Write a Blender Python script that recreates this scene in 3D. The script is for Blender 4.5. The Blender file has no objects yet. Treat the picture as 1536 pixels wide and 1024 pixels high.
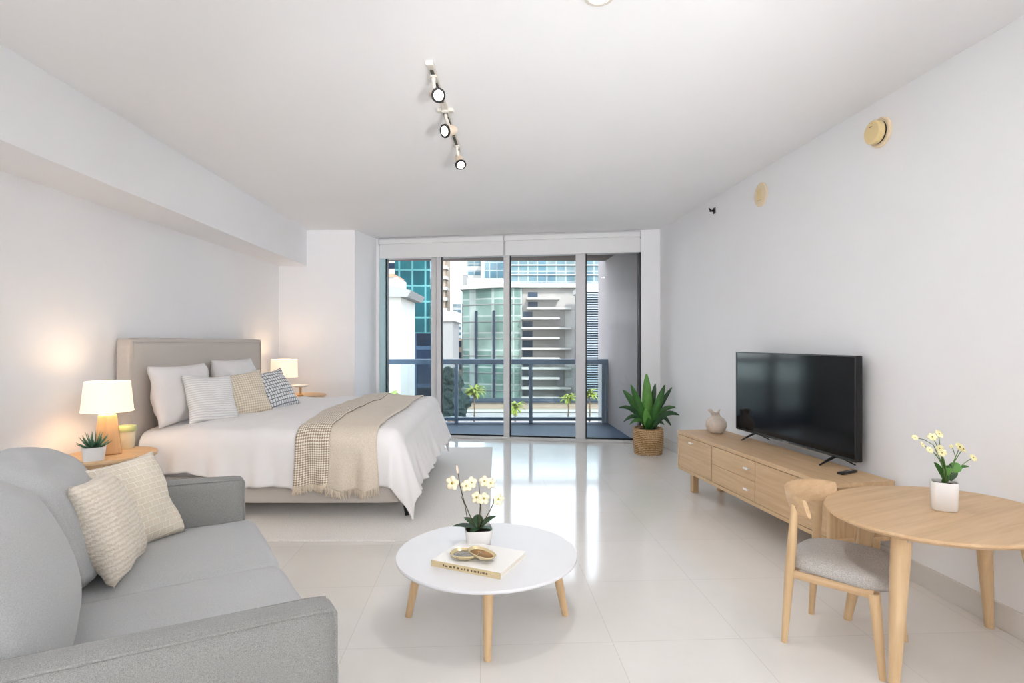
import bpy, bmesh, math, random
from math import sin, cos, pi, radians as R, hypot, atan2
from mathutils import Vector, Matrix, noise

random.seed(7)
scene = bpy.context.scene
COL = scene.collection
F_PX, CX, CY, HC = 840.0, 768.0, 512.0, 1.30     # camera focal length (px), principal point, eye height

def ray(px, py, d):
    """point seen at pixel px,py at depth d"""
    return Vector(((px - CX) * d / F_PX, d, HC - (py - CY) * d / F_PX))

def flat(px, py, z=0.0):
    """point at pixel px,py on the horizontal plane z"""
    d = F_PX * (HC - z) / (py - CY)
    return Vector(((px - CX) * d / F_PX, d, z))

# ------------------------------------------------------------------ materials
def lin(c):
    return tuple(((v / 255.0) / 12.92 if v / 255.0 <= 0.04045 else ((v / 255.0 + 0.055) / 1.055) ** 2.4) for v in c) + (1.0,)

def new_mat(name):
    m = bpy.data.materials.new(name); m.use_nodes = True
    nt = m.node_tree
    return m, nt, nt.nodes['Principled BSDF']

def N(nt, kind, **kw):
    n = nt.nodes.new(kind)
    for k, v in kw.items():
        if k in n.inputs: n.inputs[k].default_value = v
        else: setattr(n, k, v)
    return n

def coords(nt, scale=(1, 1, 1), rot=(0, 0, 0), loc=(0, 0, 0), out='Object'):
    t = nt.nodes.new('ShaderNodeTexCoord'); mp = nt.nodes.new('ShaderNodeMapping')
    mp.inputs['Scale'].default_value = scale; mp.inputs['Rotation'].default_value = rot; mp.inputs['Location'].default_value = loc
    nt.links.new(t.outputs[out], mp.inputs['Vector'])
    return mp.outputs['Vector']

def ramp(nt, fac, stops):
    r = nt.nodes.new('ShaderNodeValToRGB')
    els = r.color_ramp.elements
    while len(els) < len(stops): els.new(0.5)
    for e, (p, c) in zip(els, stops): e.position = p; e.color = c
    nt.links.new(fac, r.inputs['Fac'])
    return r.outputs['Color']

def bump(nt, bsdf, height, strength=0.3, dist=0.01):
    b = nt.nodes.new('ShaderNodeBump'); b.inputs['Strength'].default_value = strength; b.inputs['Distance'].default_value = dist
    nt.links.new(height, b.inputs['Height']); nt.links.new(b.outputs['Normal'], bsdf.inputs['Normal'])

def plain(name, c, rough=0.5, spec=0.5, metal=0.0, var=0.04, nscale=6.0, bstr=0.0, bscale=60.0):
    m, nt, b = new_mat(name)
    b.inputs['Roughness'].default_value = rough; b.inputs['Specular IOR Level'].default_value = spec; b.inputs['Metallic'].default_value = metal
    c0 = lin(c)
    v = coords(nt)
    n = N(nt, 'ShaderNodeTexNoise', Scale=nscale, Detail=3.0); nt.links.new(v, n.inputs['Vector'])
    lo = tuple(x * (1 - var) for x in c0[:3]) + (1,); hi = tuple(min(1, x * (1 + var)) for x in c0[:3]) + (1,)
    nt.links.new(ramp(nt, n.outputs['Fac'], [(0.3, lo), (0.7, hi)]), b.inputs['Base Color'])
    if bstr:
        n2 = N(nt, 'ShaderNodeTexNoise', Scale=bscale, Detail=2.0); nt.links.new(v, n2.inputs['Vector'])
        bump(nt, b, n2.outputs['Fac'], bstr, 0.004)
    return m

def wood(name, c_lo, c_hi, axis='x', rough=0.45, scale=1.0):
    m, nt, b = new_mat(name)
    sc = {'x': (2.2, 34, 34), 'y': (34, 2.2, 34), 'z': (34, 34, 2.2)}[axis]
    v = coords(nt, tuple(s * scale for s in sc))
    n = N(nt, 'ShaderNodeTexNoise', Scale=1.0, Detail=5.0, Roughness=0.6, Distortion=0.4); nt.links.new(v, n.inputs['Vector'])
    nt.links.new(ramp(nt, n.outputs['Fac'], [(0.28, lin(c_lo)), (0.72, lin(c_hi))]), b.inputs['Base Color'])
    b.inputs['Roughness'].default_value = rough; b.inputs['Specular IOR Level'].default_value = 0.35
    bump(nt, b, n.outputs['Fac'], 0.08, 0.002)
    return m

def fabric(name, c_lo, c_hi, scale=260.0, bstr=0.35, rot=(0, 0, 0), kind='weave', rough=0.95, sc3=(1, 1, 1), out='Object'):
    """woven cloth: crossed bands for the threads, noise for the yarn"""
    m, nt, b = new_mat(name)
    v = coords(nt, sc3, rot, out=out)
    if kind == 'weave':
        w1 = N(nt, 'ShaderNodeTexNoise', Scale=scale, Detail=2.0, Roughness=0.7); nt.links.new(v, w1.inputs['Vector'])
        fac = w1.outputs['Fac']; stops = [(0.32, lin(c_lo)), (0.68, lin(c_hi))]
    elif kind == 'check':
        w1 = N(nt, 'ShaderNodeTexChecker', Scale=scale); nt.links.new(v, w1.inputs['Vector'])
        fac = w1.outputs['Fac']; stops = [(0.0, lin(c_lo)), (1.0, lin(c_hi))]
    elif kind == 'stripe':
        w1 = N(nt, 'ShaderNodeTexWave', Scale=scale, Distortion=1.6, Detail=1.5); w1.inputs['Detail Scale'].default_value = 1.6
        w1.bands_direction = 'Z'; nt.links.new(v, w1.inputs['Vector'])
        fac = w1.outputs['Fac']; stops = [(0.15, lin(c_lo)), (0.6, lin(c_hi))]
    elif kind == 'plaid':
        a = N(nt, 'ShaderNodeTexWave', Scale=scale); a.bands_direction = 'X'
        c = N(nt, 'ShaderNodeTexWave', Scale=scale * 0.8); c.bands_direction = 'Z'
        nt.links.new(v, a.inputs['Vector']); nt.links.new(v, c.inputs['Vector'])
        mm = N(nt, 'ShaderNodeMath', operation='MINIMUM'); nt.links.new(a.outputs['Fac'], mm.inputs[0]); nt.links.new(c.outputs['Fac'], mm.inputs[1])
        fac = mm.outputs[0]; stops = [(0.03, lin(c_lo)), (0.22, lin(c_hi))]
    elif kind == 'diamond':
        w1 = N(nt, 'ShaderNodeTexVoronoi', Scale=scale); w1.distance = 'MANHATTAN'; nt.links.new(v, w1.inputs['Vector'])
        w1.inputs['Randomness'].default_value = 0.35
        fac = w1.outputs['Distance']; stops = [(0.15, lin(c_hi)), (0.75, lin(c_lo))]
    elif kind == 'maze':
        w1 = N(nt, 'ShaderNodeTexBrick', Scale=scale); nt.links.new(v, w1.inputs['Vector'])
        w1.inputs['Mortar Size'].default_value = 0.035; w1.inputs['Brick Width'].default_value = 0.62; w1.inputs['Row Height'].default_value = 0.42
        w1.inputs['Color1'].default_value = (0, 0, 0, 1); w1.inputs['Color2'].default_value = (0, 0, 0, 1); w1.inputs['Mortar'].default_value = (1, 1, 1, 1)
        w1.inputs['Mortar Smooth'].default_value = 0.3
        fac = w1.outputs['Color']; stops = [(0.1, lin(c_lo)), (0.8, lin(c_hi))]
    elif kind == 'ripple':
        w1 = N(nt, 'ShaderNodeTexWave', Scale=scale, Distortion=3.5, Detail=1.0); w1.bands_direction = 'Z'; w1.inputs['Detail Scale'].default_value = 5.0
        nt.links.new(v, w1.inputs['Vector'])
        fac = w1.outputs['Fac']; stops = [(0.1, lin(c_lo)), (0.8, lin(c_hi))]
    nt.links.new(ramp(nt, fac, stops), b.inputs['Base Color'])
    b.inputs['Roughness'].default_value = rough; b.inputs['Specular IOR Level'].default_value = 0.15
    b.inputs['Sheen Weight'].default_value = 0.15
    bump(nt, b, fac, bstr, 0.004)
    return m

def emit(name, c, s):
    m, nt, b = new_mat(name)
    b.inputs['Base Color'].default_value = lin(c); b.inputs['Emission Color'].default_value = lin(c); b.inputs['Emission Strength'].default_value = s
    return m

def glass(name, tint, refl=1.0, ior=1.45, rough=0.0):
    """thin pane: light goes straight through, Fresnel share is mirrored"""
    m = bpy.data.materials.new(name); m.use_nodes = True
    nt = m.node_tree; nt.nodes.remove(nt.nodes['Principled BSDF'])
    out = nt.nodes['Material Output']
    t = N(nt, 'ShaderNodeBsdfTransparent'); t.inputs['Color'].default_value = tint
    g = N(nt, 'ShaderNodeBsdfGlossy'); g.inputs['Roughness'].default_value = rough; g.inputs['Color'].default_value = (refl, refl, refl, 1)
    fr = N(nt, 'ShaderNodeFresnel'); fr.inputs['IOR'].default_value = ior
    mx = N(nt, 'ShaderNodeMixShader')
    nt.links.new(fr.outputs[0], mx.inputs[0]); nt.links.new(t.outputs[0], mx.inputs[1]); nt.links.new(g.outputs[0], mx.inputs[2])
    nt.links.new(mx.outputs[0], out.inputs['Surface'])
    return m

def curtain_wall(name, c_lo, c_hi, line, w, h, mort=0.03, rough=0.12, metal=0.0, lscale=0.1):
    """glazed facade: panes of two tints in a grid of mullions"""
    m, nt, b = new_mat(name)
    t = nt.nodes.new('ShaderNodeTexCoord'); sep = N(nt, 'ShaderNodeSeparateXYZ'); nt.links.new(t.outputs['Object'], sep.inputs[0])
    add = N(nt, 'ShaderNodeMath', operation='ADD'); nt.links.new(sep.outputs['X'], add.inputs[0]); nt.links.new(sep.outputs['Y'], add.inputs[1])
    cmb = N(nt, 'ShaderNodeCombineXYZ'); nt.links.new(add.outputs[0], cmb.inputs['X']); nt.links.new(sep.outputs['Z'], cmb.inputs['Y'])
    br = N(nt, 'ShaderNodeTexBrick', Scale=1.0); nt.links.new(cmb.outputs[0], br.inputs['Vector'])
    br.offset = 0.0
    br.inputs['Brick Width'].default_value = w; br.inputs['Row Height'].default_value = h; br.inputs['Mortar Size'].default_value = mort * h
    br.inputs['Color1'].default_value = lin(c_lo); br.inputs['Color2'].default_value = lin(c_hi); br.inputs['Mortar'].default_value = lin(line)
    nz = N(nt, 'ShaderNodeTexNoise', Scale=lscale, Detail=4.0); nt.links.new(t.outputs['Object'], nz.inputs['Vector'])
    mix = N(nt, 'ShaderNodeMix'); mix.data_type = 'RGBA'; mix.blend_type = 'OVERLAY'; mix.inputs['Factor'].default_value = 0.6
    nt.links.new(br.outputs['Color'], mix.inputs['A']); nt.links.new(ramp(nt, nz.outputs['Fac'], [(.35, (.25, .25, .25, 1)), (.65, (.75, .75, .75, 1))]), mix.inputs['B'])
    nt.links.new(mix.outputs['Result'], b.inputs['Base Color'])
    b.inputs['Roughness'].default_value = rough; b.inputs['Metallic'].default_value = metal; b.inputs['Specular IOR Level'].default_value = 0.06
    return m

M = {}
M['wall'] = plain('wall_paint', (241, 241, 243), 0.7, 0.25, var=0.012, nscale=1.5, bstr=0.05, bscale=90)
M['ceiling'] = plain('ceiling_paint', (242, 242, 243), 0.8, 0.2, var=0.01, nscale=1.2)
M['base'] = plain('baseboard_tile', (214, 209, 203), 0.3, 0.4, var=0.02)
M['oak'] = wood('oak_along_x', (190, 157, 119), (210, 180, 143), 'x')
M['oak_y'] = wood('oak_along_y', (190, 157, 119), (210, 180, 143), 'y')
M['oak_z'] = wood('oak_along_z', (194, 162, 122), (214, 185, 146), 'z')
M['oak_side'] = wood('oak_side_grain', (176, 143, 104), (208, 176, 136), 'z', scale=1.6)
M['lampwood'] = wood('lamp_wood', (196, 154, 106), (214, 174, 126), 'z')
M['sofa'] = fabric('grey_sofa_fabric', (168, 169, 170), (188, 189, 190), 380, 0.2)
M['sofa_dark'] = fabric('grey_sofa_twill', (124, 124, 123), (158, 157, 155), 420, 0.35)
M['seatcloth'] = fabric('chair_seat_cloth', (158, 153, 148), (196, 192, 187), 240, 0.3)
M['headboard'] = fabric('taupe_upholstery', (194, 186, 178), (206, 199, 192), 300, 0.15)
M['white_linen'] = plain('white_linen', (240, 238, 238), 0.9, 0.1, var=0.012, nscale=5, bstr=0.10, bscale=18)
M['pillowcase'] = plain('white_pillowcase', (238, 235, 234), 0.9, 0.1, var=0.015, nscale=7, bstr=0.12, bscale=14)
M['throw_coarse'] = fabric('throw_coarse_weave', (162, 142, 120), (234, 226, 212), 84, 0.4, rot=(0.0, 0.0, 0.785), kind='check', out='UV')
M['throw_fine'] = fabric('throw_fine_weave', (204, 190, 172), (226, 215, 200), 170, 0.4)
M['fringe'] = plain('throw_fringe', (222, 208, 188), 0.95, 0.1)
M['cush_stripe'] = fabric('striped_cushion_cloth', (216, 216, 217), (238, 237, 235), 17, 0.2, kind='stripe')
M['cush_woven'] = fabric('beige_woven_cushion_cloth', (204, 190, 168), (234, 225, 210), 70, 0.5, rot=(0, 0.785, 0), kind='check', sc3=(1, .02, 1))
M['cush_plaid'] = fabric('checked_cushion_cloth', (112, 118, 128), (232, 233, 234), 12, 0.2, kind='plaid')
M['cush_ripple'] = fabric('rippled_cushion_cloth', (214, 203, 186), (228, 219, 205), 18, 0.5, kind='ripple')
M['cush_maze'] = fabric('maze_cushion_cloth', (220, 210, 192), (238, 232, 220), 17.0, 0.5, rot=(pi / 2, 0, 0), kind='maze')
M['rug'] = fabric('pale_rug_pile', (222, 218, 212), (242, 239, 235), 120, 0.8)
M['black'] = plain('black_plastic', (16, 16, 18), 0.35, 0.5, var=0.05)
M['screen'] = plain('tv_screen_glass', (6, 7, 10), 0.10, 0.25, var=0.0)
M['white_top'] = plain('white_lacquer', (226, 226, 228), 0.35, 0.4, var=0.006)
M['ceramic'] = plain('white_ceramic', (236, 234, 232), 0.25, 0.5, var=0.01)
M['matte_pot'] = plain('matte_white_pot', (228, 226, 224), 0.6, 0.3, var=0.02)
M['clay'] = plain('speckled_clay', (204, 192, 180), 0.75, 0.3, var=0.07, nscale=30, bstr=0.2, bscale=40)
M['soil'] = plain('potting_soil', (46, 36, 28), 0.95, 0.1, var=0.25, nscale=60, bstr=0.6, bscale=80)
M['leaf'] = plain('glossy_leaf', (52, 104, 40), 0.35, 0.5, var=0.25, nscale=9)
M['leaf_mid'] = plain('bright_leaf', (92, 150, 62), 0.35, 0.5, var=0.2, nscale=9)
M['leaf_dark'] = plain('dark_leaf', (38, 74, 40), 0.4, 0.5, var=0.2, nscale=9)
M['succ'] = plain('succulent_leaf', (72, 112, 88), 0.45, 0.4, var=0.3, nscale=30)
M['petal'] = plain('cream_petal', (240, 230, 200), 0.6, 0.2, var=0.03)
M['petal_y'] = plain('yellow_white_petal', (246, 240, 190), 0.6, 0.2, var=0.05)
M['pistil'] = plain('flower_centre', (168, 148, 62), 0.6, 0.2, var=0.1)
M['stem'] = plain('flower_stem', (86, 84, 62), 0.5, 0.3, var=0.1)
M['stem_g'] = plain('green_stem', (92, 122, 66), 0.5, 0.3, var=0.1)
M['bud'] = plain('pink_bud', (232, 208, 190), 0.6, 0.2)
M['wicker'] = plain('wicker', (206, 168, 120), 0.7, 0.25, var=0.16, nscale=14, bstr=0.3, bscale=50)
m, nt, b = new_mat('wicker_weave')
v = coords(nt)
wv = N(nt, 'ShaderNodeTexWave', Scale=15.0, Distortion=5.0, Detail=2.0); wv.bands_direction = 'Z'; wv.inputs['Detail Scale'].default_value = 9.0
nt.links.new(v, wv.inputs['Vector'])
nt.links.new(ramp(nt, wv.outputs['Fac'], [(0.05, lin((136, 98, 58))), (0.45, lin((206, 166, 116))), (0.9, lin((226, 192, 146)))]), b.inputs['Base Color'])
b.inputs['Roughness'].default_value = 0.7; bump(nt, b, wv.outputs['Fac'], 0.7, 0.01)
M['wicker'] = m
M['page'] = plain('book_pages', (236, 230, 218), 0.85, 0.1)
M['cover'] = plain('white_book_cover', (240, 238, 234), 0.45, 0.35, var=0.02)
M['spine'] = plain('tan_book_spine', (206, 188, 152), 0.6, 0.2, var=0.06)
M['ink'] = plain('spine_ink', (112, 96, 70), 0.6, 0.2)
M['gold'] = plain('pale_gold_rim', (226, 208, 166), 0.25, 0.6, metal=0.55)
M['silver'] = plain('silver_dish', (206, 204, 200), 0.12, 0.6, metal=0.85)
M['amber'] = plain('amber_glaze', (142, 104, 62), 0.12, 0.6, var=0.25, nscale=20)
M['almond'] = plain('almond_plastic', (232, 214, 184), 0.5, 0.4)
M['almond_y'] = plain('yellowed_plastic', (230, 206, 154), 0.45, 0.4)
M['track'] = plain('track_white', (214, 208, 198), 0.4, 0.4)
M['lampshell'] = plain('spot_head_cream', (224, 206, 186), 0.4, 0.4)
M['frame'] = plain('window_aluminium', (206, 205, 206), 0.4, 0.5, var=0.02)
M['frame_teal'] = plain('tinted_jamb', (176, 204, 210), 0.3, 0.5)
M['gasket'] = plain('black_gasket', (36, 40, 46), 0.5, 0.3)
M['pane'] = glass('door_glass', (0.97, 0.985, 0.985, 1), ior=1.25)
M['railglass'] = glass('rail_glass', (0.86, 0.92, 0.93, 1))
M['blind'] = plain('blind_fabric', (226, 226, 226), 0.8, 0.2, var=0.01)
M['railmetal'] = plain('blue_grey_rail', (92, 116, 138), 0.4, 0.4)
M['soffit_out'] = plain('balcony_soffit', (96, 84, 78), 0.85, 0.2, var=.05)
M['deck'] = plain('blue_grey_deck', (40, 62, 88), 0.6, 0.25, var=0.06, nscale=2)
M['stucco'] = plain('grey_stucco', (140, 132, 132), 0.85, 0.2, var=0.06, nscale=1.6, bstr=0.0)
M['candle_jar'] = plain('cream_jar', (228, 224, 200), 0.35, 0.5)
M['candle_lid'] = plain('green_lid', (184, 196, 140), 0.4, 0.4)

# lamp shade: cloth lit through from inside
m, nt, b = new_mat('lit_lampshade')
b.inputs['Base Color'].default_value = lin((246, 236, 222)); b.inputs['Roughness'].default_value = 0.9
b.inputs['Emission Color'].default_value = lin((255, 226, 190)); b.inputs['Emission Strength'].default_value = 0.42
M['shade'] = m
M['bulb'] = emit('lit_bulb', (255, 244, 226), 6.0)
M['lens'] = emit('lit_lens', (255, 246, 232), 3.0)
M['globe'] = emit('lit_globe', (246, 249, 255), 6.5)

# polished floor tile
m, nt, b = new_mat('polished_floor_tile')
TS = math.atan(0.05)
v = coords(nt, (1, 1, 1), (0, 0, -TS), (-0.556 - 0.0, -2.43 + 0.03, 0))
mpn = v.node; mpn.vector_type = 'POINT'
br = N(nt, 'ShaderNodeTexBrick', Scale=1.0); br.offset = 0.0
br.inputs['Brick Width'].default_value = 0.57; br.inputs['Row Height'].default_value = 0.607
br.inputs['Mortar Size'].default_value = 0.0016; br.inputs['Mortar Smooth'].default_value = 0.4
br.inputs['Color1'].default_value = lin((233, 230, 226)); br.inputs['Color2'].default_value = lin((230, 227, 222)); br.inputs['Mortar'].default_value = lin((212, 208, 203))
nt.links.new(v, br.inputs['Vector'])
nz = N(nt, 'ShaderNodeTexNoise', Scale=3.0, Detail=5.0, Roughness=0.6); nt.links.new(v, nz.inputs['Vector'])
mx = N(nt, 'ShaderNodeMix'); mx.data_type = 'RGBA'; mx.blend_type = 'MULTIPLY'; mx.inputs['Factor'].default_value = 0.5
cl = ramp(nt, nz.outputs['Fac'], [(0.3, (0.93, 0.92, 0.91, 1)), (0.7, (1, 1, 1, 1))])
nt.links.new(br.outputs['Color'], mx.inputs['A']); nt.links.new(cl, mx.inputs['B'])
nt.links.new(mx.outputs['Result'], b.inputs['Base Color'])
b.inputs['Roughness'].default_value = 0.10; b.inputs['Specular IOR Level'].default_value = 0.4
M['floor'] = m

# ------------------------------------------------------------------ mesh helpers
def bm_new(): return bmesh.new()

def add_box(bm, x0, x1, y0, y1, z0, z1, mtx=None):
    vs = [bm.verts.new((x, y, z)) for z in (z0, z1) for y in (y0, y1) for x in (x0, x1)]
    for f in ((0, 2, 3, 1), (4, 5, 7, 6), (0, 1, 5, 4), (2, 6, 7, 3), (0, 4, 6, 2), (1, 3, 7, 5)):
        bm.faces.new([vs[i] for i in f])
    if mtx is not None:
        for q in vs: q.co = mtx @ q.co
    return bm

def box(*a, **k): return add_box(bm_new(), *a, **k)

def add_prism(bm, outline, z0, z1):
    lo = [bm.verts.new((p[0], p[1], z0)) for p in outline]; hi = [bm.verts.new((p[0], p[1], z1)) for p in outline]
    n = len(outline)
    for i in range(n):
        j = (i + 1) % n
        bm.faces.new((lo[i], lo[j], hi[j], hi[i]))
    bm.faces.new(list(reversed(lo))); bm.faces.new(hi)
    bmesh.ops.recalc_face_normals(bm, faces=bm.faces[:])
    return bm

def add_tube(bm, pts, rad, seg=10, cap=True, flat_=None):
    """tube through pts; rad is a number or one radius per point; flat_ = (a, b) squashes the section"""
    pts = [Vector(p) for p in pts]
    if not hasattr(rad, '__len__'): rad = [rad] * len(pts)
    rings = []; up = None
    for i, p in enumerate(pts):
        t = (pts[min(i + 1, len(pts) - 1)] - pts[max(i - 1, 0)]).normalized()
        if up is None:
            ref = Vector((0, 0, 1)) if abs(t.z) < 0.9 else Vector((1, 0, 0))
            a = t.cross(ref).normalized()
        else:
            a = (up - t * up.dot(t)).normalized()
        up = a; c = t.cross(a)
        fa, fb = flat_ or (1, 1)
        rings.append([bm.verts.new(p + a * (rad[i] * fa * cos(2 * pi * k / seg)) + c * (rad[i] * fb * sin(2 * pi * k / seg))) for k in range(seg)])
    for r0, r1 in zip(rings, rings[1:]):
        for k in range(seg):
            bm.faces.new((r0[k], r0[(k + 1) % seg], r1[(k + 1) % seg], r1[k]))
    if cap:
        bm.faces.new(list(reversed(rings[0]))); bm.faces.new(rings[-1])
    return bm

def tube(*a, **k): return add_tube(bm_new(), *a, **k)

def add_lathe(bm, prof, seg=40, c=(0, 0, 0), power=2.0, rot=0.0, mtx=None):
    """profile (r,z) turned about z; power > 2 gives a rounded-square section"""
    rings = []; cx, cy, cz = c; made = []
    for r, z in prof:
        if r < 1e-6:
            vv = bm.verts.new((cx, cy, cz + z)); made.append(vv); rings.append([vv]); continue
        ring = []
        for k in range(seg):
            t = 2 * pi * k / seg
            s = 1.0
            if power != 2.0: s = (abs(cos(t)) ** power + abs(sin(t)) ** power) ** (-1 / power)
            vv = bm.verts.new((cx + r * s * cos(t + rot), cy + r * s * sin(t + rot), cz + z)); made.append(vv); ring.append(vv)
        rings.append(ring)
    for r0, r1 in zip(rings, rings[1:]):
        if len(r0) == 1 and len(r1) == 1: continue
        for k in range(seg):
            k2 = (k + 1) % seg
            if len(r0) == 1: bm.faces.new((r0[0], r1[k2], r1[k]))
            elif len(r1) == 1: bm.faces.new((r0[k], r0[k2], r1[0]))
            else: bm.faces.new((r0[k], r0[k2], r1[k2], r1[k]))
    if mtx is not None:
        for q in made: q.co = mtx @ q.co
    return bm

def lathe(*a, **k): return add_lathe(bm_new(), *a, **k)

def add_surface(bm, fn, nu, nv, uv=None):
    g = [[bm.verts.new(fn(i / nu, j / nv)) for j in range(nv + 1)] for i in range(nu + 1)]
    for i in range(nu):
        for j in range(nv):
            f = bm.faces.new((g[i][j], g[i + 1][j], g[i + 1][j + 1], g[i][j + 1]))
            if uv:
                L = bm.loops.layers.uv.verify()
                for lp, (a_, b_) in zip(f.loops, ((i, j), (i + 1, j), (i + 1, j + 1), (i, j + 1))): lp[L].uv = (a_ / nu * uv[0], b_ / nv * uv[1])
    return bm

def puffbox(x0, x1, y0, y1, z0, z1, r=0.04, crown=(0, 0, 0), n=12, fn=None, seed=0.0, wr=0.0):
    """upholstered block: rounded edges, faces swollen by crown along each axis"""
    bm = bm_new(); bmesh.ops.create_cube(bm, size=2.0)
    bmesh.ops.subdivide_edges(bm, edges=bm.edges[:], cuts=n, use_grid_fill=True)
    h = Vector(((x1 - x0) / 2, (y1 - y0) / 2, (z1 - z0) / 2)); c = Vector(((x0 + x1) / 2, (y0 + y1) / 2, (z0 + z1) / 2))
    rr = min(r, h.x * 0.98, h.y * 0.98, h.z * 0.98)
    for v_ in bm.verts:
        u = v_.co.copy()
        # crowd grid lines toward the edges so that the rounding is smooth
        u = Vector([math.copysign(abs(t) ** 0.7, t) for t in u])
        p = Vector((u.x * h.x, u.y * h.y, u.z * h.z))
        inn = Vector([max(-h[i] + rr, min(h[i] - rr, p[i])) for i in range(3)])
        dlt = p - inn
        if dlt.length > 1e-9: p = inn + dlt.normalized() * rr
        q = [1 - min(1, abs(u[i])) ** 2 for i in range(3)]
        p.x += crown[0] * u.x * q[1] * q[2]; p.y += crown[1] * u.y * q[0] * q[2]; p.z += crown[2] * u.z * q[0] * q[1]
        if wr: p += dlt.normalized() * 0 if dlt.length < 1e-9 else Vector((0, 0, 0)); p += Vector((0, 0, 1)) * wr * noise.noise(Vector((p.x * 7 + seed, p.y * 7, p.z * 7)))
        p = p + c
        if fn: p = fn(p)
        v_.co = p
    return bm

def leaf_bm(bm, base, az, elev, length, width, droop, n=8, fold=0.25, tip=0.8):
    """lance-shaped leaf with a folded midrib, drooping toward its tip"""
    d = Vector((cos(az), sin(az), 0)); side = Vector((-sin(az), cos(az), 0))
    p = Vector(base); e = elev; rows = []
    for i in range(n + 1):
        t = i / n
        w = width * (sin(pi * min(1, t ** tip * 0.97 + 0.03))) ** 0.8 * 0.5
        up = (-sin(e) * d + cos(e) * Vector((0, 0, 1)))
        rows.append((bm.verts.new(p + side * w + up * w * fold), bm.verts.new(p), bm.verts.new(p - side * w + up * w * fold)))
        p = p + (d * cos(e) + Vector((0, 0, 1)) * sin(e)) * (length / n)
        e -= droop / n * (0.4 + 1.2 * t)
    for a, b_ in zip(rows, rows[1:]):
        bm.faces.new((a[0], a[1], b_[1], b_[0])); bm.faces.new((a[1], a[2], b_[2], b_[1]))
    return bm

ROOTM = {}
def thing(name, label, cat, loc=(0, 0, 0), rotz=0.0, group=None, kind=None):
    o = bpy.data.objects.new(name, None); COL.objects.link(o)
    o.empty_display_size = 0.05
    o.location = loc; o.rotation_euler = (0, 0, rotz)
    if label: o['label'] = label
    if cat: o['category'] = cat
    if group: o['group'] = group
    if kind: o['kind'] = kind
    ROOTM[o] = Matrix.Translation(Vector(loc)) @ Matrix.Rotation(rotz, 4, 'Z')
    return o

def obj(name, bm, mat, parent=None, smooth=False, bevel=0.0, sub=0, solid=0.0, world=False, origin=None, label=None, seg=3, autos=None, kind=None):
    """link a bmesh as ONE object; world=True: the mesh was written in world coordinates"""
    bmesh.ops.recalc_face_normals(bm, faces=bm.faces[:]) if solid == 0 else None
    mw = Matrix.Identity(4)
    if parent is not None and parent in ROOTM: mw = ROOTM[parent]
    if world and parent is not None: bm.transform(mw.inverted())
    lm = Matrix.Identity(4)
    if origin is not None:
        lm = Matrix.Translation(Vector(origin)) if not isinstance(origin, Matrix) else origin
        if parent is None: bm.transform(lm.inverted()) if world else None
    me = bpy.data.meshes.new(name); bm.to_mesh(me); bm.free()
    if isinstance(mat, (list, tuple)):
        for x in mat: me.materials.append(x)
    else: me.materials.append(mat)
    if smooth:
        me.polygons.foreach_set('use_smooth', [True] * len(me.polygons))
        if autos: me.set_sharp_from_angle(angle=R(autos))
    o = bpy.data.objects.new(name, me); COL.objects.link(o)
    if parent is not None: o.parent = parent
    if origin is not None and parent is None: o.matrix_basis = lm
    ROOTM[o] = mw @ o.matrix_basis if parent is not None else o.matrix_basis.copy()
    if bevel:
        b_ = o.modifiers.new('bevel', 'BEVEL'); b_.width = bevel; b_.segments = seg; b_.limit_method = 'ANGLE'; b_.angle_limit = R(35)
    if solid:
        s_ = o.modifiers.new('solid', 'SOLIDIFY'); s_.thickness = solid; s_.offset = 0
    if sub:
        s_ = o.modifiers.new('sub', 'SUBSURF'); s_.levels = sub; s_.render_levels = sub
    if label: o['label'] = label
    if kind: o['kind'] = kind
    return o

def tag(o, label, cat, group=None, kind=None):
    o['label'] = label; o['category'] = cat
    if group: o['group'] = group
    if kind: o['kind'] = kind
    return o

def struct(name, bm, mat, **k):
    o = obj(name, bm, mat, **k); o['kind'] = 'structure'; return o

# ------------------------------------------------------------------ room shell
ZC = 2.72
def xr(y): return 2.228 - 0.0749 * (y - 2.44)      # right wall
def xl(y): return -2.87 - 0.026 * (y - 3.1)        # left wall
def xs(y): return -2.44 - 0.040 * (y - 2.7)        # soffit face
YB = -3.2
WL = Vector((-1.87, 7.74)); WR = Vector((1.885, 7.125))     # window wall line, its right end in the corner
ALC_Y = 7.14; ALC_X = -2.006

outer = [(xl(YB) - .3, YB - .3), (xr(YB) + .3, YB - .3), (xr(7.1) + .3, 7.1), (WR.x + .02, WR.y + .03), (WL.x - .1, WL.y + .05), (xl(7.3) - .3, 7.3)]
struct('floor', add_prism(bm_new(), outer, -0.15, 0.0), M['floor'])
struct('ceiling', add_prism(bm_new(), outer, ZC, ZC + 0.2), M['ceiling'])
struct('wall_right', add_prism(bm_new(), [(xr(YB), YB), (xr(YB) + .25, YB), (xr(7.12) + .25, 7.12), (xr(7.12), 7.12)], 0, ZC), M['wall'])
struct('wall_left', add_prism(bm_new(), [(xl(YB), YB), (xl(YB) - .25, YB), (xl(7.2) - .25, 7.2), (xl(7.2), 7.2)], 0, ZC), M['wall'])
struct('wall_back', box(xl(YB) - .25, xr(YB) + .25, YB - .2, YB, 0, ZC), M['wall'])
struct('wall_alcove', add_prism(bm_new(), [(xl(ALC_Y), ALC_Y), (ALC_X, ALC_Y), (WL.x, WL.y), (WL.x, WL.y + .25), (xl(ALC_Y) - .2, WL.y + .25), (xl(ALC_Y) - .2, ALC_Y)], 0, ZC), M['wall'])
struct('wall_soffit', add_prism(bm_new(), [(xs(YB), YB), (xl(YB), YB), (xl(ALC_Y), ALC_Y), (xs(ALC_Y), ALC_Y)], 2.26, ZC), M['wall'])
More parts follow.
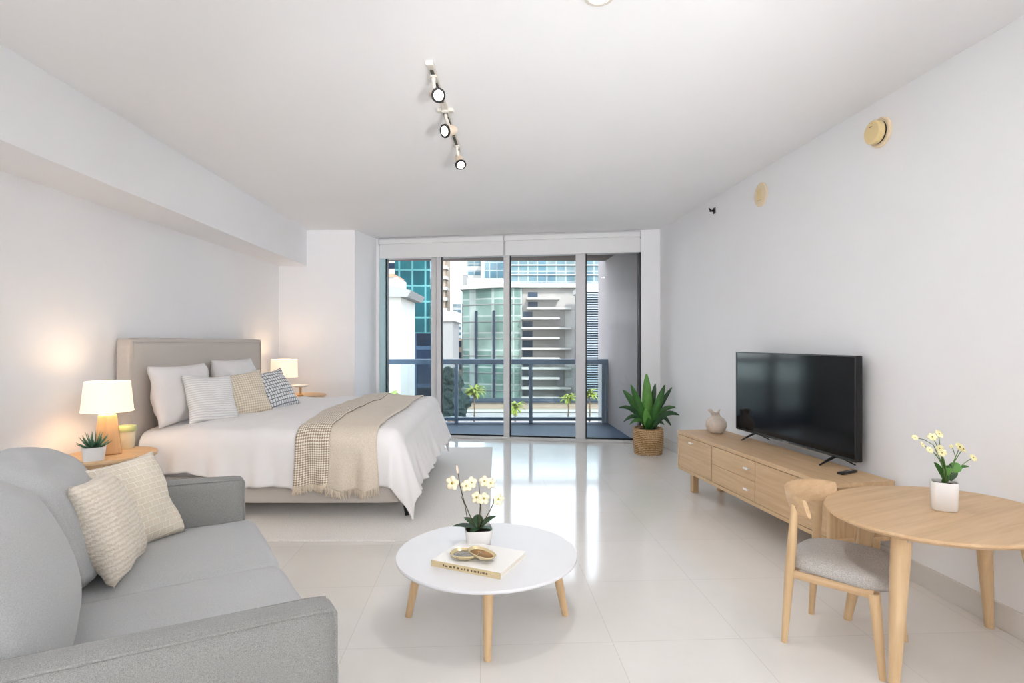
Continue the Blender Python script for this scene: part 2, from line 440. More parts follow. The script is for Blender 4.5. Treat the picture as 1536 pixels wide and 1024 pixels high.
struct('baseboard_right', add_prism(bm_new(), [(xr(YB) - .014, YB), (xr(YB), YB), (xr(7.1), 7.1), (xr(7.1) - .014, 7.1)], 0, 0.115), M['base'], bevel=0.003)

# ------------------------------------------------------------------ window: sliding glass doors
wdir = (WR - WL); WLEN = wdir.length; WANG = atan2(wdir.y, wdir.x); wdir.normalize()
def win_s(px):
    k = (px - CX) / F_PX
    # (WL.x + s*dx) = k*(WL.y + s*dy)
    return (k * WL.y - WL.x) / (wdir.x - k * wdir.y)
WMX = Matrix.Translation((WL.x, WL.y, 0)) @ Matrix.Rotation(WANG, 4, 'Z')
S0 = win_s(569.5); S1 = win_s(961.5)
win = thing('window_1', 'floor-to-ceiling sliding glass doors to the balcony, four panels in pale aluminium frames', None, (WL.x, WL.y, 0), WANG, kind='structure')
HEAD = 2.47
def stile(a, b_, y0, y1, mat, name='stile', z0=0.03, z1=HEAD):
    return obj(name, box(a, b_, y0, y1, z0, z1), mat, win, bevel=0.004)
obj('track', box(S0, S1, -.03, .13, 0, .035), M['frame'], win, bevel=0.004)
obj('head_frame', box(S0, S1, -.02, .13, HEAD - .03, ZC), M['frame'], win)
stile(S0, win_s(577.5), .0, .12, M['frame_teal'], 'jamb')
stile(win_s(959), S1, -.01, .12, M['gasket'], 'jamb')
pxs = [(645, 654), (654.8, 662.0), (755.5, 764.5), (863.5, 878.3)]
for i, (a, b_) in enumerate(pxs):
    yy = (-.01, .05) if i in (1, 2) else (.055, .105)
    if i == 3: yy = (-.01, .10)
    stile(win_s(a), win_s(b_), yy[0], yy[1], M['frame'])
    if i != 0: stile(win_s(b_), win_s(b_ + 1.5), yy[0] + .01, yy[1], M['gasket'], 'gasket')
obj('gasket', box(win_s(577.5), win_s(579.0), .03, .1, .03, HEAD), M['gasket'], win)
obj('bottom_gasket', box(win_s(578), win_s(959), .02, .05, .035, .055), M['gasket'], win)
for a, b_, y in ((577.5, 650, .08), (656, 760, .02), (758, 868, .02), (868, 960, .08)):
    obj('pane', box(win_s(a), win_s(b_), y, y + .006, .04, HEAD), M['pane'], win)
hs = win_s(867.5)
obj('pull_handle', add_box(box(hs - .012, hs + .012, -.04, -.03, .98, 1.13), hs - .008, hs + .008, -.03, -.01, 1.0, 1.11), M['frame'], win, bevel=0.003)
# wall pieces beside and above
struct('wall_window_right', add_box(bm_new(), S1, WLEN + .05, -.02, .2, 0, ZC, WMX), M['wall'])
struct('wall_window_left', add_box(bm_new(), -.02, S0, -.01, .2, 0, ZC, WMX), M['wall'])

def roller_blind(s0, s1, label):
    t = thing('roller_blind', label, 'blind', tuple(WMX @ Vector((s0, -.04, 2.44))), WANG, 'rolled-up blinds over the glass doors')
    L = s1 - s0
    obj('blind_fabric', box(0.012, L - .012, -.018, -.012, 0.0, .19), M['blind'], t)
    obj('hem_bar', box(0.012, L - .012, -.022, -.008, -.008, .012), M['blind'], t, bevel=0.003)
    obj('valance', box(0.008, L - .008, -.045, .03, .185, .25), M['blind'], t, bevel=0.006)
    for x in (0.0, L - .008): obj('bracket', box(x, x + .008, -.045, .03, .17, .262), M['frame'], t, bevel=0.002)
    return t
roller_blind(win_s(571), win_s(757), 'left white roller blind, rolled up above the two glass panels nearest the bed')
roller_blind(win_s(757.5), win_s(961), 'right white roller blind, rolled up above the two glass panels nearest the basket plant')

# ------------------------------------------------------------------ balcony
struct('floor_balcony', add_prism(bm_new(), [(-3.2, 9.15), (-3.2, WL.y + .17), (WL.x, WL.y + .13), (1.62, 7.3), (1.62, 9.15)], -.2, -0.005), M['deck'])
struct('ceiling_balcony', add_prism(bm_new(), [(-3.2, 9.2), (-3.2, WL.y + .28), (WL.x, WL.y + .14), (1.75, 7.3), (1.75, 9.2)], 2.62, 2.9), M['soffit_out'])
struct('wall_balcony', add_prism(bm_new(), [(1.625, 7.27), (1.9, 7.2), (1.9, 9.75), (1.50, 9.75)], -.2, 2.9), M['stucco'])
rail = thing('balcony_railing', 'blue-grey metal balcony railing with glass panels beyond the sliding doors', 'railing', (0, 9.02, 0))
RY = 9.02
obj('top_rail', box(-3.1, 1.545, -.035, .035, .935, 1.02), M['railmetal'], rail, bevel=0.012)
obj('bottom_rail', box(-3.1, 1.5, -.025, .025, .03, .085), M['railmetal'], rail, bevel=0.005)
for px in (572, 684.5, 796, 905.0):
    x = (px - CX) * RY / F_PX
    obj('post', box(x - .028, x + .028, -.03, .03, -.005, .94), M['railmetal'], rail, bevel=0.004)
obj('wall_post', box(1.505, 1.54, -.03, .03, -.005, .94), M['railmetal'], rail, bevel=0.004)
xs_ = [(p - CX) * RY / F_PX for p in (572, 684.5, 796, 905.0)]
for a, b_ in zip([-3.1] + xs_[:-1], xs_):
    obj('glass_panel', box(a + .03, b_ - .03, -.004, .004, .09, .93), M['railglass'], rail)

# ------------------------------------------------------------------ rug
rugbm = bm_new()
def rugfn(u, v_):
    x = -2.72 + 2.57 * u - 0.045 * v_ * 2; y = 3.64 + 3.22 * v_
    return Vector((x, y, 0.008 + 0.002 * noise.noise(Vector((x * 40, y * 40, 0)))))
add_surface(rugbm, rugfn, 130, 160)
geom = bmesh.ops.extrude_edge_only(rugbm, edges=[e for e in rugbm.edges if e.is_boundary])
for q in geom['geom']:
    if isinstance(q, bmesh.types.BMVert): q.co.z = 0.0005
rug = obj('rug', rugbm, M['rug'], smooth=True, origin=(-1.45, 5.2, 0), world=True)
tag(rug, 'pale greige low-pile rug on the tile floor under the bed', 'rug')

# ------------------------------------------------------------------ bed
BX0, BXF, BYN, BYF = -2.76, -0.78, 4.10, 6.14
bed = thing('bed', 'king-size bed with tall taupe upholstered headboard against the left wall', 'bed', (-1.8, 5.1, 0))
hb = puffbox(BX0 - .115, BX0, 4.055, 6.18, .10, 1.325, r=.022, n=10)
obj('headboard', hb, M['headboard'], bed, smooth=True, world=True)
pip = bm_new()
add_tube(pip, [(BX0 - .003, 4.085, .15), (BX0 - .003, 4.085, 1.295), (BX0 - .003, 6.15, 1.295), (BX0 - .003, 6.15, .15)], .006, 8)
obj('headboard_piping', pip, M['headboard'], bed, smooth=True, world=True)
obj('side_rail', puffbox(BX0, BXF, BYN, BYN + .06, .115, .31, r=.02, n=6), M['headboard'], bed, smooth=True, world=True)
obj('side_rail', puffbox(BX0, BXF, BYF - .06, BYF, .115, .31, r=.02, n=6), M['headboard'], bed, smooth=True, world=True)
obj('foot_rail', puffbox(BXF - .06, BXF, BYN, BYF, .115, .31, r=.02, n=6), M['headboard'], bed, smooth=True, world=True)
obj('mattress_base', puffbox(BX0 + .01, BXF - .05, BYN + .05, BYF - .05, .16, .57, r=.06, n=6), M['white_linen'], bed, smooth=True, world=True)
for x, y in ((-.775, 4.15), (-.83, 6.08), (-2.6, 4.15), (-2.6, 6.08)):
    obj('leg', tube([(x, y, .014), (x - .02 if x > -1 else x, y + (.02 if y < 5 else -.02), .13)], [.017, .026], 8), M['black'], bed, smooth=True, world=True, autos=40)

RHO = 0.10; XF, YN, YF = -0.90, 4.155, 6.08
def duvet_pt(x, y, lift=0.0, fold=1.0):
    ex = max(0.0, x - XF); ey = (y - YN) if y < YN else ((y - YF) if y > YF else 0.0)
    cx = min(x, XF); cy = max(YN, min(YF, y))
    e = hypot(ex, ey)
    t = (cy - YN) / (YF - YN)
    # puffed top
    edge = min((XF - cx) / 0.5, 1.0) if cx < XF else 0.0
    z = 0.655 + 0.035 * t + 0.030 * sin(pi * min(1, max(0, t))) ** 0.6 * (0.45 + 0.55 * edge)
    z += fold * 0.010 * noise.noise(Vector((cx * 3.1, cy * 2.6, 3.3))) + fold * 0.009 * noise.noise(Vector((cx * 9 + cy * 3, cy * 7 - cx * 5, 1.3)))
    # soft ridges running across the bed
    z += fold * 0.007 * sin(cx * 13 + 1.6 * noise.noise(Vector((cx * 2, cy * 1.5, 9)))) * (0.3 + 0.7 * abs(2 * t - 1))
    if e < 1e-9: return Vector((cx, cy, z + lift))
    dx, dy = ex / e, ey / e
    th = min(e / RHO, pi / 2)
    off = (RHO + lift) * sin(th); drop = RHO * (1 - cos(th)); rem = max(0.0, e - RHO * pi / 2)
    flare = 0.30 * dx * dx + 0.03 * dy * dy + 0.20 * abs(dx * dy)
    s = x * 1.0 if dx < 0.05 else (y * 1.0 if abs(dy) < 0.05 else 0.0)
    phi = atan2(abs(dy), dx)
    wave = sin(s * 23 + 2.2 * noise.noise(Vector((s * 3, 5.1, 2.0)))) + 0.7 * sin(s * 41 + 1.0)
    if dx >= 0.05 and abs(dy) >= 0.05: wave = 1.2 * sin(phi * 9.0) * min(1, 4 * min(phi, pi / 2 - phi)) 
    off += rem * flare + fold * (0.075 if dx < .05 else 0.035) * rem * wave
    sn = sin(th)
    return Vector((cx + dx * off, cy + dy * off, z + lift * cos(th) - drop - rem * math.sqrt(max(0.05, 1 - flare * flare))))

HN, HF, HFOOT = 0.465, 0.46, 0.53
dv = bm_new()
def dvfn(u, v_):
    x = -2.70 + (XF + HFOOT + 2.70) * u
    hn = HN - 0.10 * max(0, min(1, (-1.95 - x) / 0.4))
    y0 = YN - hn; y1 = YF + HF
    y = y0 + (y1 - y0) * v_
    ex = max(0, x - XF); ey = max(0, YN - y, y - YF)
    p = duvet_pt(x, y)
    if p.z < 0.03: p.z = 0.03 + 0.2 * (p.z - 0.03) * 0
    if x < -2.45:      # tuck under the pillows
        p.z -= 0.02 * (-2.45 - x) / 0.25
    return p
add_surface(dv, dvfn, 150, 170)
duvet = obj('duvet', dv, M['white_linen'], smooth=True, solid=0.016, origin=(-1.8, 5.1, 0.65), world=True)
tag(duvet, 'white rumpled duvet spread over the bed, one corner hanging to the rug', 'duvet')

# throw across the foot of the bed
thr = thing('throw_blanket', 'beige fringed throw blanket laid across the foot of the white duvet', 'blanket', (-1.26, 5.0, .72))
def throw_part(x0, x1, lift, hn, mat, name, hf=0.35, wob=0.012):
    bmx = bm_new()
    def fn(u, v_):
        y0 = YN - hn; y1 = YF + hf
        y = y0 + (y1 - y0) * v_
        x = x0 + (x1 - x0) * u + wob * sin(y * 4.0 + x0 * 9) + 0.03 * (v_ - .2) * (1 if x0 < -1.4 else 0)
        p = duvet_pt(x, y, lift + .006 * sin(u * pi) ** .3, 1.0)
        return p
    add_surface(bmx, fn, 26, 170, uv=(x1 - x0, YF + hf - YN + hn))
    o = obj(name, bmx, mat, thr, smooth=True, solid=0.010, world=True)
    fr = bm_new(); n = 44
    for i in range(n):
        u = (i + .5) / n; x = x0 + (x1 - x0) * u + wob * sin((YN - hn) * 4.0 + x0 * 9)
        if x0 < -1.4: x += 0.03 * (-.2)
        a = duvet_pt(x, YN - hn + .01, lift + .006); c = duvet_pt(x, YN - hn, lift + .006)
        L = .045 + .02 * random.random()
        add_tube(fr, [a, c + Vector((random.uniform(-.004, .004), -.003, -L * .5)), c + Vector((random.uniform(-.012, .012), random.uniform(-.008, .004), -L))], [.0045, .004, .0025], 5)
    obj('fringe', fr, M['fringe'], o, smooth=True, world=False) if False else obj('fringe', fr, M['fringe'], thr, smooth=True, world=True)
    return o
throw_part(-1.34, -0.965, 0.022, 0.475, M['throw_fine'], 'wide_layer')
throw_part(-1.565, -1.322, 0.034, 0.44, M['throw_coarse'], 'coarse_folded_layer')

# ------------------------------------------------------------------ pillows and cushions
def cushion_bm(w, h, th, n=26, pinch=0.10, seed=0.0, wr=0.012, power=2.4, sag=0.0):
    bm = bm_new(); grids = []
    for side in (-1, 1):
        g = []
        for i in range(n + 1):
            row = []
            for j in range(n + 1):
                u = 2 * i / n - 1; v_ = 2 * j / n - 1
                # edges pulled in between the corners
                x = u * w / 2 * (1 - pinch * (1 - v_ * v_) * u * u * 0.9)
                z = v_ * h / 2 * (1 - pinch * (1 - u * u) * v_ * v_ * 0.9)
                t = max(0, (1 - abs(u) ** power)) * max(0, (1 - abs(v_) ** power))
                y = side * (th / 2 * t ** 0.55 + 0.004)
                if abs(u) < 1 and abs(v_) < 1:
                    y += side * wr * noise.noise(Vector((u * 3 + seed, v_ * 3, side * 2.0))) * t ** .3
                    y += wr * 0.7 * sin(6 * u * v_ + seed) * (1 - t)
                z += -sag * (1 - v_) * 0 
                row.append((x, y, z + h / 2))
            g.append(row)
        grids.append(g)
    vs = {}
    def vert(s, i, j):
        key = (0, i, j) if (i in (0, n) or j in (0, n)) else (s, i, j)
        if key not in vs:
            p = grids[s][i][j]
            if key[0] == 0 and (i in (0, n) or j in (0, n)): p = (p[0], 0.5 * (grids[0][i][j][1] + grids[1][i][j][1]), p[2])
            vs[key] = bm.verts.new(p)
        return vs[key]
    for s in (0, 1):
        for i in range(n):
            for j in range(n):
                f = [vert(s, i, j), vert(s, i + 1, j), vert(s, i + 1, j + 1), vert(s, i, j + 1)]
                bm.faces.new(f if s == 0 else list(reversed(f)))
    return bm

def orient(loc, az, tilt, roll=0.0):
    """front (-Y) faces azimuth az, top leans back by tilt"""
    return Matrix.Translation(Vector(loc)) @ Matrix.Rotation(R(az) + pi / 2, 4, 'Z') @ Matrix.Rotation(-R(tilt), 4, 'X') @ Matrix.Rotation(R(roll), 4, 'Y')

def cushion(name, label, cat, w, h, th, mat, loc, az, tilt, roll=0, group=None, seam=True, **k):
    o = obj(name, cushion_bm(w, h, th, **k), mat, None, smooth=True, origin=orient(loc, az, tilt, roll))
    tag(o, label, cat, group)
    return o

cushion('pillow', 'white sleeping pillow at the near side of the headboard, behind the striped cushion', 'pillow', .76, .47, .20, M['pillowcase'], (-2.60, 4.50, .655), 0, 10, 0, 'white sleeping pillows against the headboard', pinch=.07, seed=1.0, wr=.02)
cushion('pillow', 'white sleeping pillow at the far side of the headboard, nearest the far bedside lamp', 'pillow', .78, .47, .20, M['pillowcase'], (-2.61, 5.42, .675), 0, 12, 0, 'white sleeping pillows against the headboard', pinch=.07, seed=4.0, wr=.02)
cushion('cushion', 'pale striped scatter cushion on the bed, nearest the room', 'cushion', .40, .40, .15, M['cush_stripe'], (-2.33, 4.40, .665), -32, 24, 3, 'scatter cushions on the bed', seed=2.0, wr=.012)
cushion('cushion', 'beige diamond-woven scatter cushion, middle of the three on the bed', 'cushion', .43, .40, .15, M['cush_woven'], (-2.22, 4.74, .67), -40, 24, -6, 'scatter cushions on the bed', seed=3.0)
cushion('cushion', 'grey and white checked scatter cushion on the bed, farthest of three', 'cushion', .42, .40, .14, M['cush_plaid'], (-2.10, 5.14, .685), -30, 32, -9, 'scatter cushions on the bed', seed=5.0)

# ------------------------------------------------------------------ bedside tables, lamps
def nightstand(c, z, r, label):
    t = thing('bedside_table', label, 'table', (c[0], c[1], 0), 0, 'round wooden bedside tables')
    obj('tabletop', lathe([(0, z - .028), (r - .012, z - .028), (r - .002, z - .02), (r, z - .008), (r - .004, z), (0, z)], 56), M['oak'], t, smooth=True, autos=30)
    obj('apron', lathe([(r * .62, z - .10), (r * .66, z - .10), (r * .66, z - .0285), (r * .62, z - .0285)], 40), M['oak_z'], t, smooth=True, autos=30)
    for k in range(3):
        a = pi / 2 + .5 + k * 2 * pi / 3
        obj('leg', tube([(r * .78 * cos(a), r * .78 * sin(a), 0.0), (r * .55 * cos(a), r * .55 * sin(a), z - .0285)], [.013, .022], 12), M['oak_z'], t, smooth=True, autos=40)
    return t
NZ = .58
nightstand((-2.585, 3.60), NZ, .262, 'round light-wood bedside table between the sofa and the bed')
nightstand((-2.50, 6.62), .675, .29, 'round light-wood bedside table on the window side of the bed')

def lamp_shade(t, rb, rt, z0, z1):
    sh = obj('lamp_shade', lathe([(rb, z0), (rt, z1), (rt - .004, z1), (rb - .004, z0), (rb, z0)], 48), M['shade'], t, smooth=True, autos=50)
    rim = bm_new()
    add_lathe(rim, [(rb + .001, z0), (rb + .0015, z0 + .006), (rb - .005, z0 + .006), (rb - .005, z0), (rb + .001, z0)], 48)
    obj('shade_trim', rim, M['shade'], sh, smooth=True)
    obj('bulb', lathe([(0, (z0 + z1) / 2 - .04), (.02, (z0 + z1) / 2 - .03), (.032, (z0 + z1) / 2), (.02, (z0 + z1) / 2 + .028), (0, (z0 + z1) / 2 + .034)], 16), M['bulb'], t, smooth=True)
    return sh

def point(name, loc, power, color, radius=0.04, parent=None):
    l = bpy.data.lights.new(name, 'POINT'); l.energy = power; l.color = color; l.shadow_soft_size = radius
    o = bpy.data.objects.new(name, l); COL.objects.link(o); o.location = loc
    if parent is not None:
        o.parent = parent; o.location = ROOTM[parent].inverted() @ Vector(loc)
    return o
WARM = (1.0, 0.72, 0.45)
lampL = thing('table_lamp', 'lit table lamp with tapered wooden block base and white drum shade beside the succulent', 'lamp', (-2.60, 3.60, NZ), R(38), 'bedside lamps')
bb = bm_new()
def frustum(bm, a0, a1, z0, z1, rot=0):
    add_lathe(bm, [(0, z0), (a0, z0), (a1, z1), (0, z1)], 4, rot=rot)
frustum(bb, .085 * 1.25, .052 * 1.3, 0.0, .255, pi / 4)
obj('lamp_base', bb, M['lampwood'], lampL, bevel=0.012)
obj('neck', lathe([(.012, .25), (.012, .34), (0, .34)], 14), M['gold'], lampL, smooth=True, autos=40)
lamp_shade(lampL, .143, .124, .272, .465)
point('lamp_light', (-2.60, 3.60, NZ + .37), 3.6, WARM, .05, lampL)

lampR = thing('table_lamp', 'lit table lamp with cream drum shade on the bedside table by the alcove wall', 'lamp', (-2.70, 6.64, .675), 0, 'bedside lamps')
bb = bm_new()
add_lathe(bb, [(0, 0), (.06, 0), (.066, .01), (.05, .06), (.028, .14), (.022, .19), (0, .19)], 24)
obj('lamp_base', bb, M['lampwood'], lampR, smooth=True, autos=50)
obj('neck', lathe([(.010, .19), (.010, .28), (0, .28)], 14), M['gold'], lampR, smooth=True, autos=40)
lamp_shade(lampR, .152, .148, .205, .415)
point('lamp_light', (-2.70, 6.64, .675 + .31), 3.0, WARM, .05, lampR)

dish = thing('pedestal_dish', 'small white dish on a short wooden pedestal beside the far bedside lamp', 'dish', (-2.455, 6.50, .675))
obj('stem', lathe([(0, 0), (.035, 0), (.035, .008), (.014, .02), (.012, .085), (.022, .10), (0, .10)], 20), M['lampwood'], dish, smooth=True, autos=50)
obj('plate', lathe([(0, .10), (.06, .10), (.098, .116), (.10, .122), (.094, .120), (.058, .107), (0, .107)], 32), M['ceramic'], dish, smooth=True, autos=50)

# succulent and candle on the near bedside table
suc = thing('potted_succulent', 'small succulent in a low white rectangular pot in front of the near bedside lamp', 'plant', (-2.545, 3.41, NZ), R(35))
obj('pot', lathe([(0, 0), (.052, 0), (.062, .082), (.056, .082), (.050, .062), (0, .062)], 40, power=6.0), M['matte_pot'], suc, smooth=True, autos=40)
obj('soil', lathe([(0, .072), (.052, .068)], 30, power=6.0), M['soil'], suc)
for ring, (n, el, L, wd) in enumerate(((11, 18, .085, .020), (9, 42, .085, .019), (6, 66, .08, .017), (2, 84, .075, .014))):
    for k in range(n):
        lb = bm_new(); a = 2 * pi * k / n + ring * .4
        base = Vector((.012 * cos(a), .012 * sin(a), .068 + ring * .006)); d = Vector((cos(a) * cos(R(el)), sin(a) * cos(R(el)), sin(R(el))))
        add_tube(lb, [base, base + d * L * .45 + Vector((0, 0, .004)), base + d * L * .8 + Vector((0, 0, .010)), base + d * L + Vector((0, 0, .018))], [.007, wd * .5, wd * .3, .001], 6, flat_=(1.0, .45))
        obj('leaf', lb, M['succ'], suc, smooth=True)
cnd = thing('candle_jar', 'cream candle jar with pale green lid behind the near bedside lamp', 'candle', (-2.60, 3.785, NZ))
obj('jar', lathe([(0, 0), (.036, 0), (.040, .006), (.047, .115), (0, .115)], 32), M['candle_jar'], cnd, smooth=True, autos=40)
obj('lid', lathe([(0, .115), (.052, .115), (.055, .12), (.054, .150), (.050, .155), (0, .155)], 32), M['candle_lid'], cnd, smooth=True, autos=40)

# ------------------------------------------------------------------ sofa
SA = atan2(.8365, -.548)                   # direction of the sofa front, near arm to far arm
SP = (-.44, 1.44, 0)
sofa = thing('sofa', 'light grey fabric two-seat sofa in the left foreground', 'sofa', SP, SA)
# local: x along the front (near -> far), y toward the back, z up
SL = 1.72; AW = .105; SD = .92
obj('base', puffbox(.02, SL - .02, .03, SD, .10, .30, r=.02, n=6), M['sofa_dark'], sofa, smooth=True)
def armrise(p): return Vector((p.x, p.y, p.z + 0.035 * max(0, p.y) / .9 * (1 if p.z > .4 else 0)))
for x0 in (0.0, SL - AW):
    a_ = obj('arm', puffbox(x0, x0 + AW, 0, SD, .08, .62, r=.032, crown=(.006, 0, .008), n=14, fn=armrise), M['sofa_dark'], sofa, smooth=True)
    pp = bm_new()
    xx = x0 + .010; xo = x0 + AW - .010
    for xq in (xx, xo):
        add_tube(pp, [(xq, .010, .12), (xq, .010, .58), (xq, .016, .610), (xq, .06, .6155), (xq, .45, .6315), (xq, SD - .03, .6475)], .0048, 8)
    obj('piping', pp, M['sofa_dark'], a_, smooth=True)
obj('back', puffbox(AW * .6, SL - AW * .6, SD - .16, SD + .02, .10, .78, r=.05, crown=(0, 0, .012), n=10), M['sofa'], sofa, smooth=True)
SEAM = .935
for x0, x1, sd in ((AW + .003, SEAM - .002, 1.0), (SEAM + .002, SL - AW - .003, 5.0)):
    obj('seat_cushion', puffbox(x0, x1, -.035, .76, .275, .425, r=.045, crown=(0, .012, .022), n=16, seed=sd, wr=.006), M['sofa'], sofa, smooth=True)
def lean(p):
    q = (p.z - .42) / .48
    return Vector((p.x, p.y + .11 * q * q + .05 * q, p.z))
for x0, x1, zt, sd, yf in ((AW + .01, SEAM - .005, .875, 2.0, .60), (SEAM + .005, SL - AW - .01, .86, 7.0, .555)):
    bc = puffbox(x0, x1, yf, .80, .43, zt, r=.08, crown=(.015, .060, .025), n=22, fn=lean, seed=sd, wr=.020)
    o = obj('back_cushion', bc, M['sofa'], sofa, smooth=True)
for x, y in ((.07, .07), (SL - .07, .07), (.07, SD - .08), (SL - .07, SD - .08)):
    obj('leg', tube([(x, y, 0), (x, y, .10)], [.018, .024], 12), M['oak_z'], sofa, smooth=True, autos=40)
def sofa_pt(u, v_, z): return ROOTM[sofa] @ Vector((u, v_, z))
p1 = sofa_pt(1.12, .475, .432); p2 = sofa_pt(1.36, .42, .432)
cushion('cushion', 'cream rippled-texture cushion on the sofa, leaning on the back cushions', 'cushion', .39, .385, .17, M['cush_ripple'], p1, 24, 20, 4, 'scatter cushions on the sofa', seed=8.0, pinch=.08)
cushion('cushion', 'cream cushion with raised maze pattern tucked beside the far sofa arm', 'cushion', .41, .40, .15, M['cush_maze'], p2, -16, 26, -2, 'scatter cushions on the sofa', seed=9.0)

# ------------------------------------------------------------------ coffee table
CTC = Vector((-.118, 2.66)); CTZ = .303; CTR = .427
ct = thing('coffee_table', 'round white-topped coffee table on splayed wooden legs', 'table', (CTC.x, CTC.y, 0))
obj('tabletop', lathe([(0, CTZ - .016), (CTR - .006, CTZ - .016), (CTR - .001, CTZ - .012), (CTR, CTZ - .006), (CTR - .003, CTZ), (0, CTZ)], 96), M['white_top'], ct, smooth=True, autos=30)
for ang in (92 + 180, 2 + 180, 0, 90):
    a = R(ang)
    p = Vector((.372 * cos(a), .372 * sin(a), 0)); q = Vector((.315 * cos(a), .315 * sin(a), CTZ - .016))
    if ang > 260: p = Vector((.018, -.375, 0)); q = Vector((.020, -.345, CTZ - .016))
    lg = obj('leg', tube([p, p + (q - p) * .5, q], [.0155, .020, .0235], 18), M['oak_z'], ct, smooth=True, autos=40)
    obj('leg_bracket', lathe([(0, 0), (.034, 0), (.034, .006), (0, .006)], 20, c=(q.x, q.y, CTZ - .0222)), M['silver'], ct, smooth=True, autos=40)

# book
bk = thing('book', 'large white hardback book with tan spine lying on the coffee table', 'book', (-.048, 2.349, CTZ), atan2(.244, .113))
# local x along short edge to the right-back, y toward the left
BW, BL, BT = .269, .342, .026
obj('pages', box(.006, BW - .005, .005, BL - .005, .003, BT - .003), M['page'], bk)
obj('front_cover', box(0, BW, 0, BL, BT - .003, BT), M['cover'], bk, bevel=0.001)
obj('back_cover', box(0, BW, 0, BL, 0, .003), M['cover'], bk, bevel=0.001)
sp = obj('spine', box(-.004, .002, 0, BL, 0, BT), M['spine'], bk, bevel=0.0015)
ink = bm_new(); yy = .06; random.seed(3)
while yy < BL - .06:
    w_ = random.uniform(.006, .014)
    add_box(ink, -.0048, -.0036, yy, yy + w_, .009, .009 + random.uniform(.006, .010)); yy += w_ + random.uniform(.003, .01)
obj('spine_lettering', ink, M['ink'], sp)

# two shallow dishes on the book
def dish_thing(name, label, loc, rz, tx, rx, ry, mat_in, mat_rim):
    t = thing(name, label, 'dish', loc, rz, 'gilt dishes on the book')
    mt = Matrix.Rotation(tx, 4, 'Y') @ Matrix.Diagonal((1, ry / rx, 1, 1))
    obj('bowl', lathe([(0, 0), (rx * .62, 0), (rx * .86, .010), (rx, .022), (rx * .97, .024), (rx * .84, .015), (rx * .62, .007), (0, .006)], 40, mtx=mt, power=2.4), mat_rim, t, smooth=True, autos=60)
    obj('dish_centre', lathe([(0, .0062), (rx * .60, .0072), (rx * .80, .0138), (rx * .78, .0146), (rx * .58, .0082), (0, .0072)], 36, mtx=mt, power=2.4), mat_in, t, smooth=True)
    return t
p = flat(697, 836, CTZ + BT); dish_thing('trinket_dish', 'shallow gilt-rimmed dish with silvery centre on the white book', (p.x, p.y, CTZ + BT + .001), R(-8), 0.0, .066, .058, M['silver'], M['gold'])
p = flat(722, 839, CTZ + BT); dish_thing('trinket_dish', 'shallow gilt-rimmed dish with amber centre overlapping the silvery one on the book', (p.x, p.y, CTZ + BT + .012), R(-38), R(5), .072, .044, M['amber'], M['gold'])

# orchid
OC = Vector((-.165, 2.745, CTZ))
orch = thing('potted_orchid', 'cream orchid in a white tapered square pot on the coffee table', 'plant', OC, R(8))
obj('pot', lathe([(0, 0), (.052, 0), (.055, .003), (.068, .085), (.064, .086), (.060, .070), (0, .070)], 48, power=5.5), M['matte_pot'], orch, smooth=True, autos=40)
obj('soil', lathe([(0, .078), (.058, .075)], 36, power=5.5), M['soil'], orch)
OM = ROOTM[orch].inverted()
for az, el, L, w_, dr in ((178, 12, .125, .06, .35), (20, 40, .105, .055, .5), (150, 38, .095, .055, .6), (-40, 20, .09, .05, .5), (95, 35, .10, .055, .5), (110, 62, .075, .04, .9), (-120, 8, .06, .045, .4)):
    obj('leaf', leaf_bm(bm_new(), (0.004 * cos(R(az)), .004 * sin(R(az)), .078), R(az - 8), R(el), L, w_, dr, fold=.3, tip=.9), M['leaf_dark'], orch, smooth=True, solid=.002)
def zo(zx, zy, d=2.745): return ray(640 + zx * .1953, 680 + zy * .1953, d)
def stem_to(pts, r=.0026, mat=None, par=None):
    return obj('stem', tube(pts, [r] * (len(pts) - 1) + [r * .7], 7), mat or M['stem'], par or orch, smooth=True, world=True)
b0 = OC + Vector((0, 0, .075))
stem_to([b0 + Vector((-.006, 0, 0)), zo(330, 470), zo(285, 360), zo(255, 240), zo(238, 130)])
stem_to([b0 + Vector((.0, .008, 0)), zo(405, 500, 2.752), zo(412, 400, 2.75), zo(405, 300, 2.75), zo(400, 215, 2.75)])
stem_to([b0 + Vector((.006, 0, 0)), zo(440, 520), zo(485, 440), zo(512, 385), zo(514, 345)])
stem_to([b0 + Vector((-.004, .006, 0)), zo(310, 490, 2.76), zo(295, 400, 2.765), zo(262, 320, 2.765)], .002)
stem_to([b0 + Vector((.003, -.004, 0)), zo(418, 480, 2.735), zo(417, 400, 2.735), zo(412, 350, 2.732)], .0022)
obj('bud', tube([zo(240, 150), zo(234, 118), zo(230, 88)], [.004, .0065, .003], 8), M['bud'], orch, smooth=True, world=True)
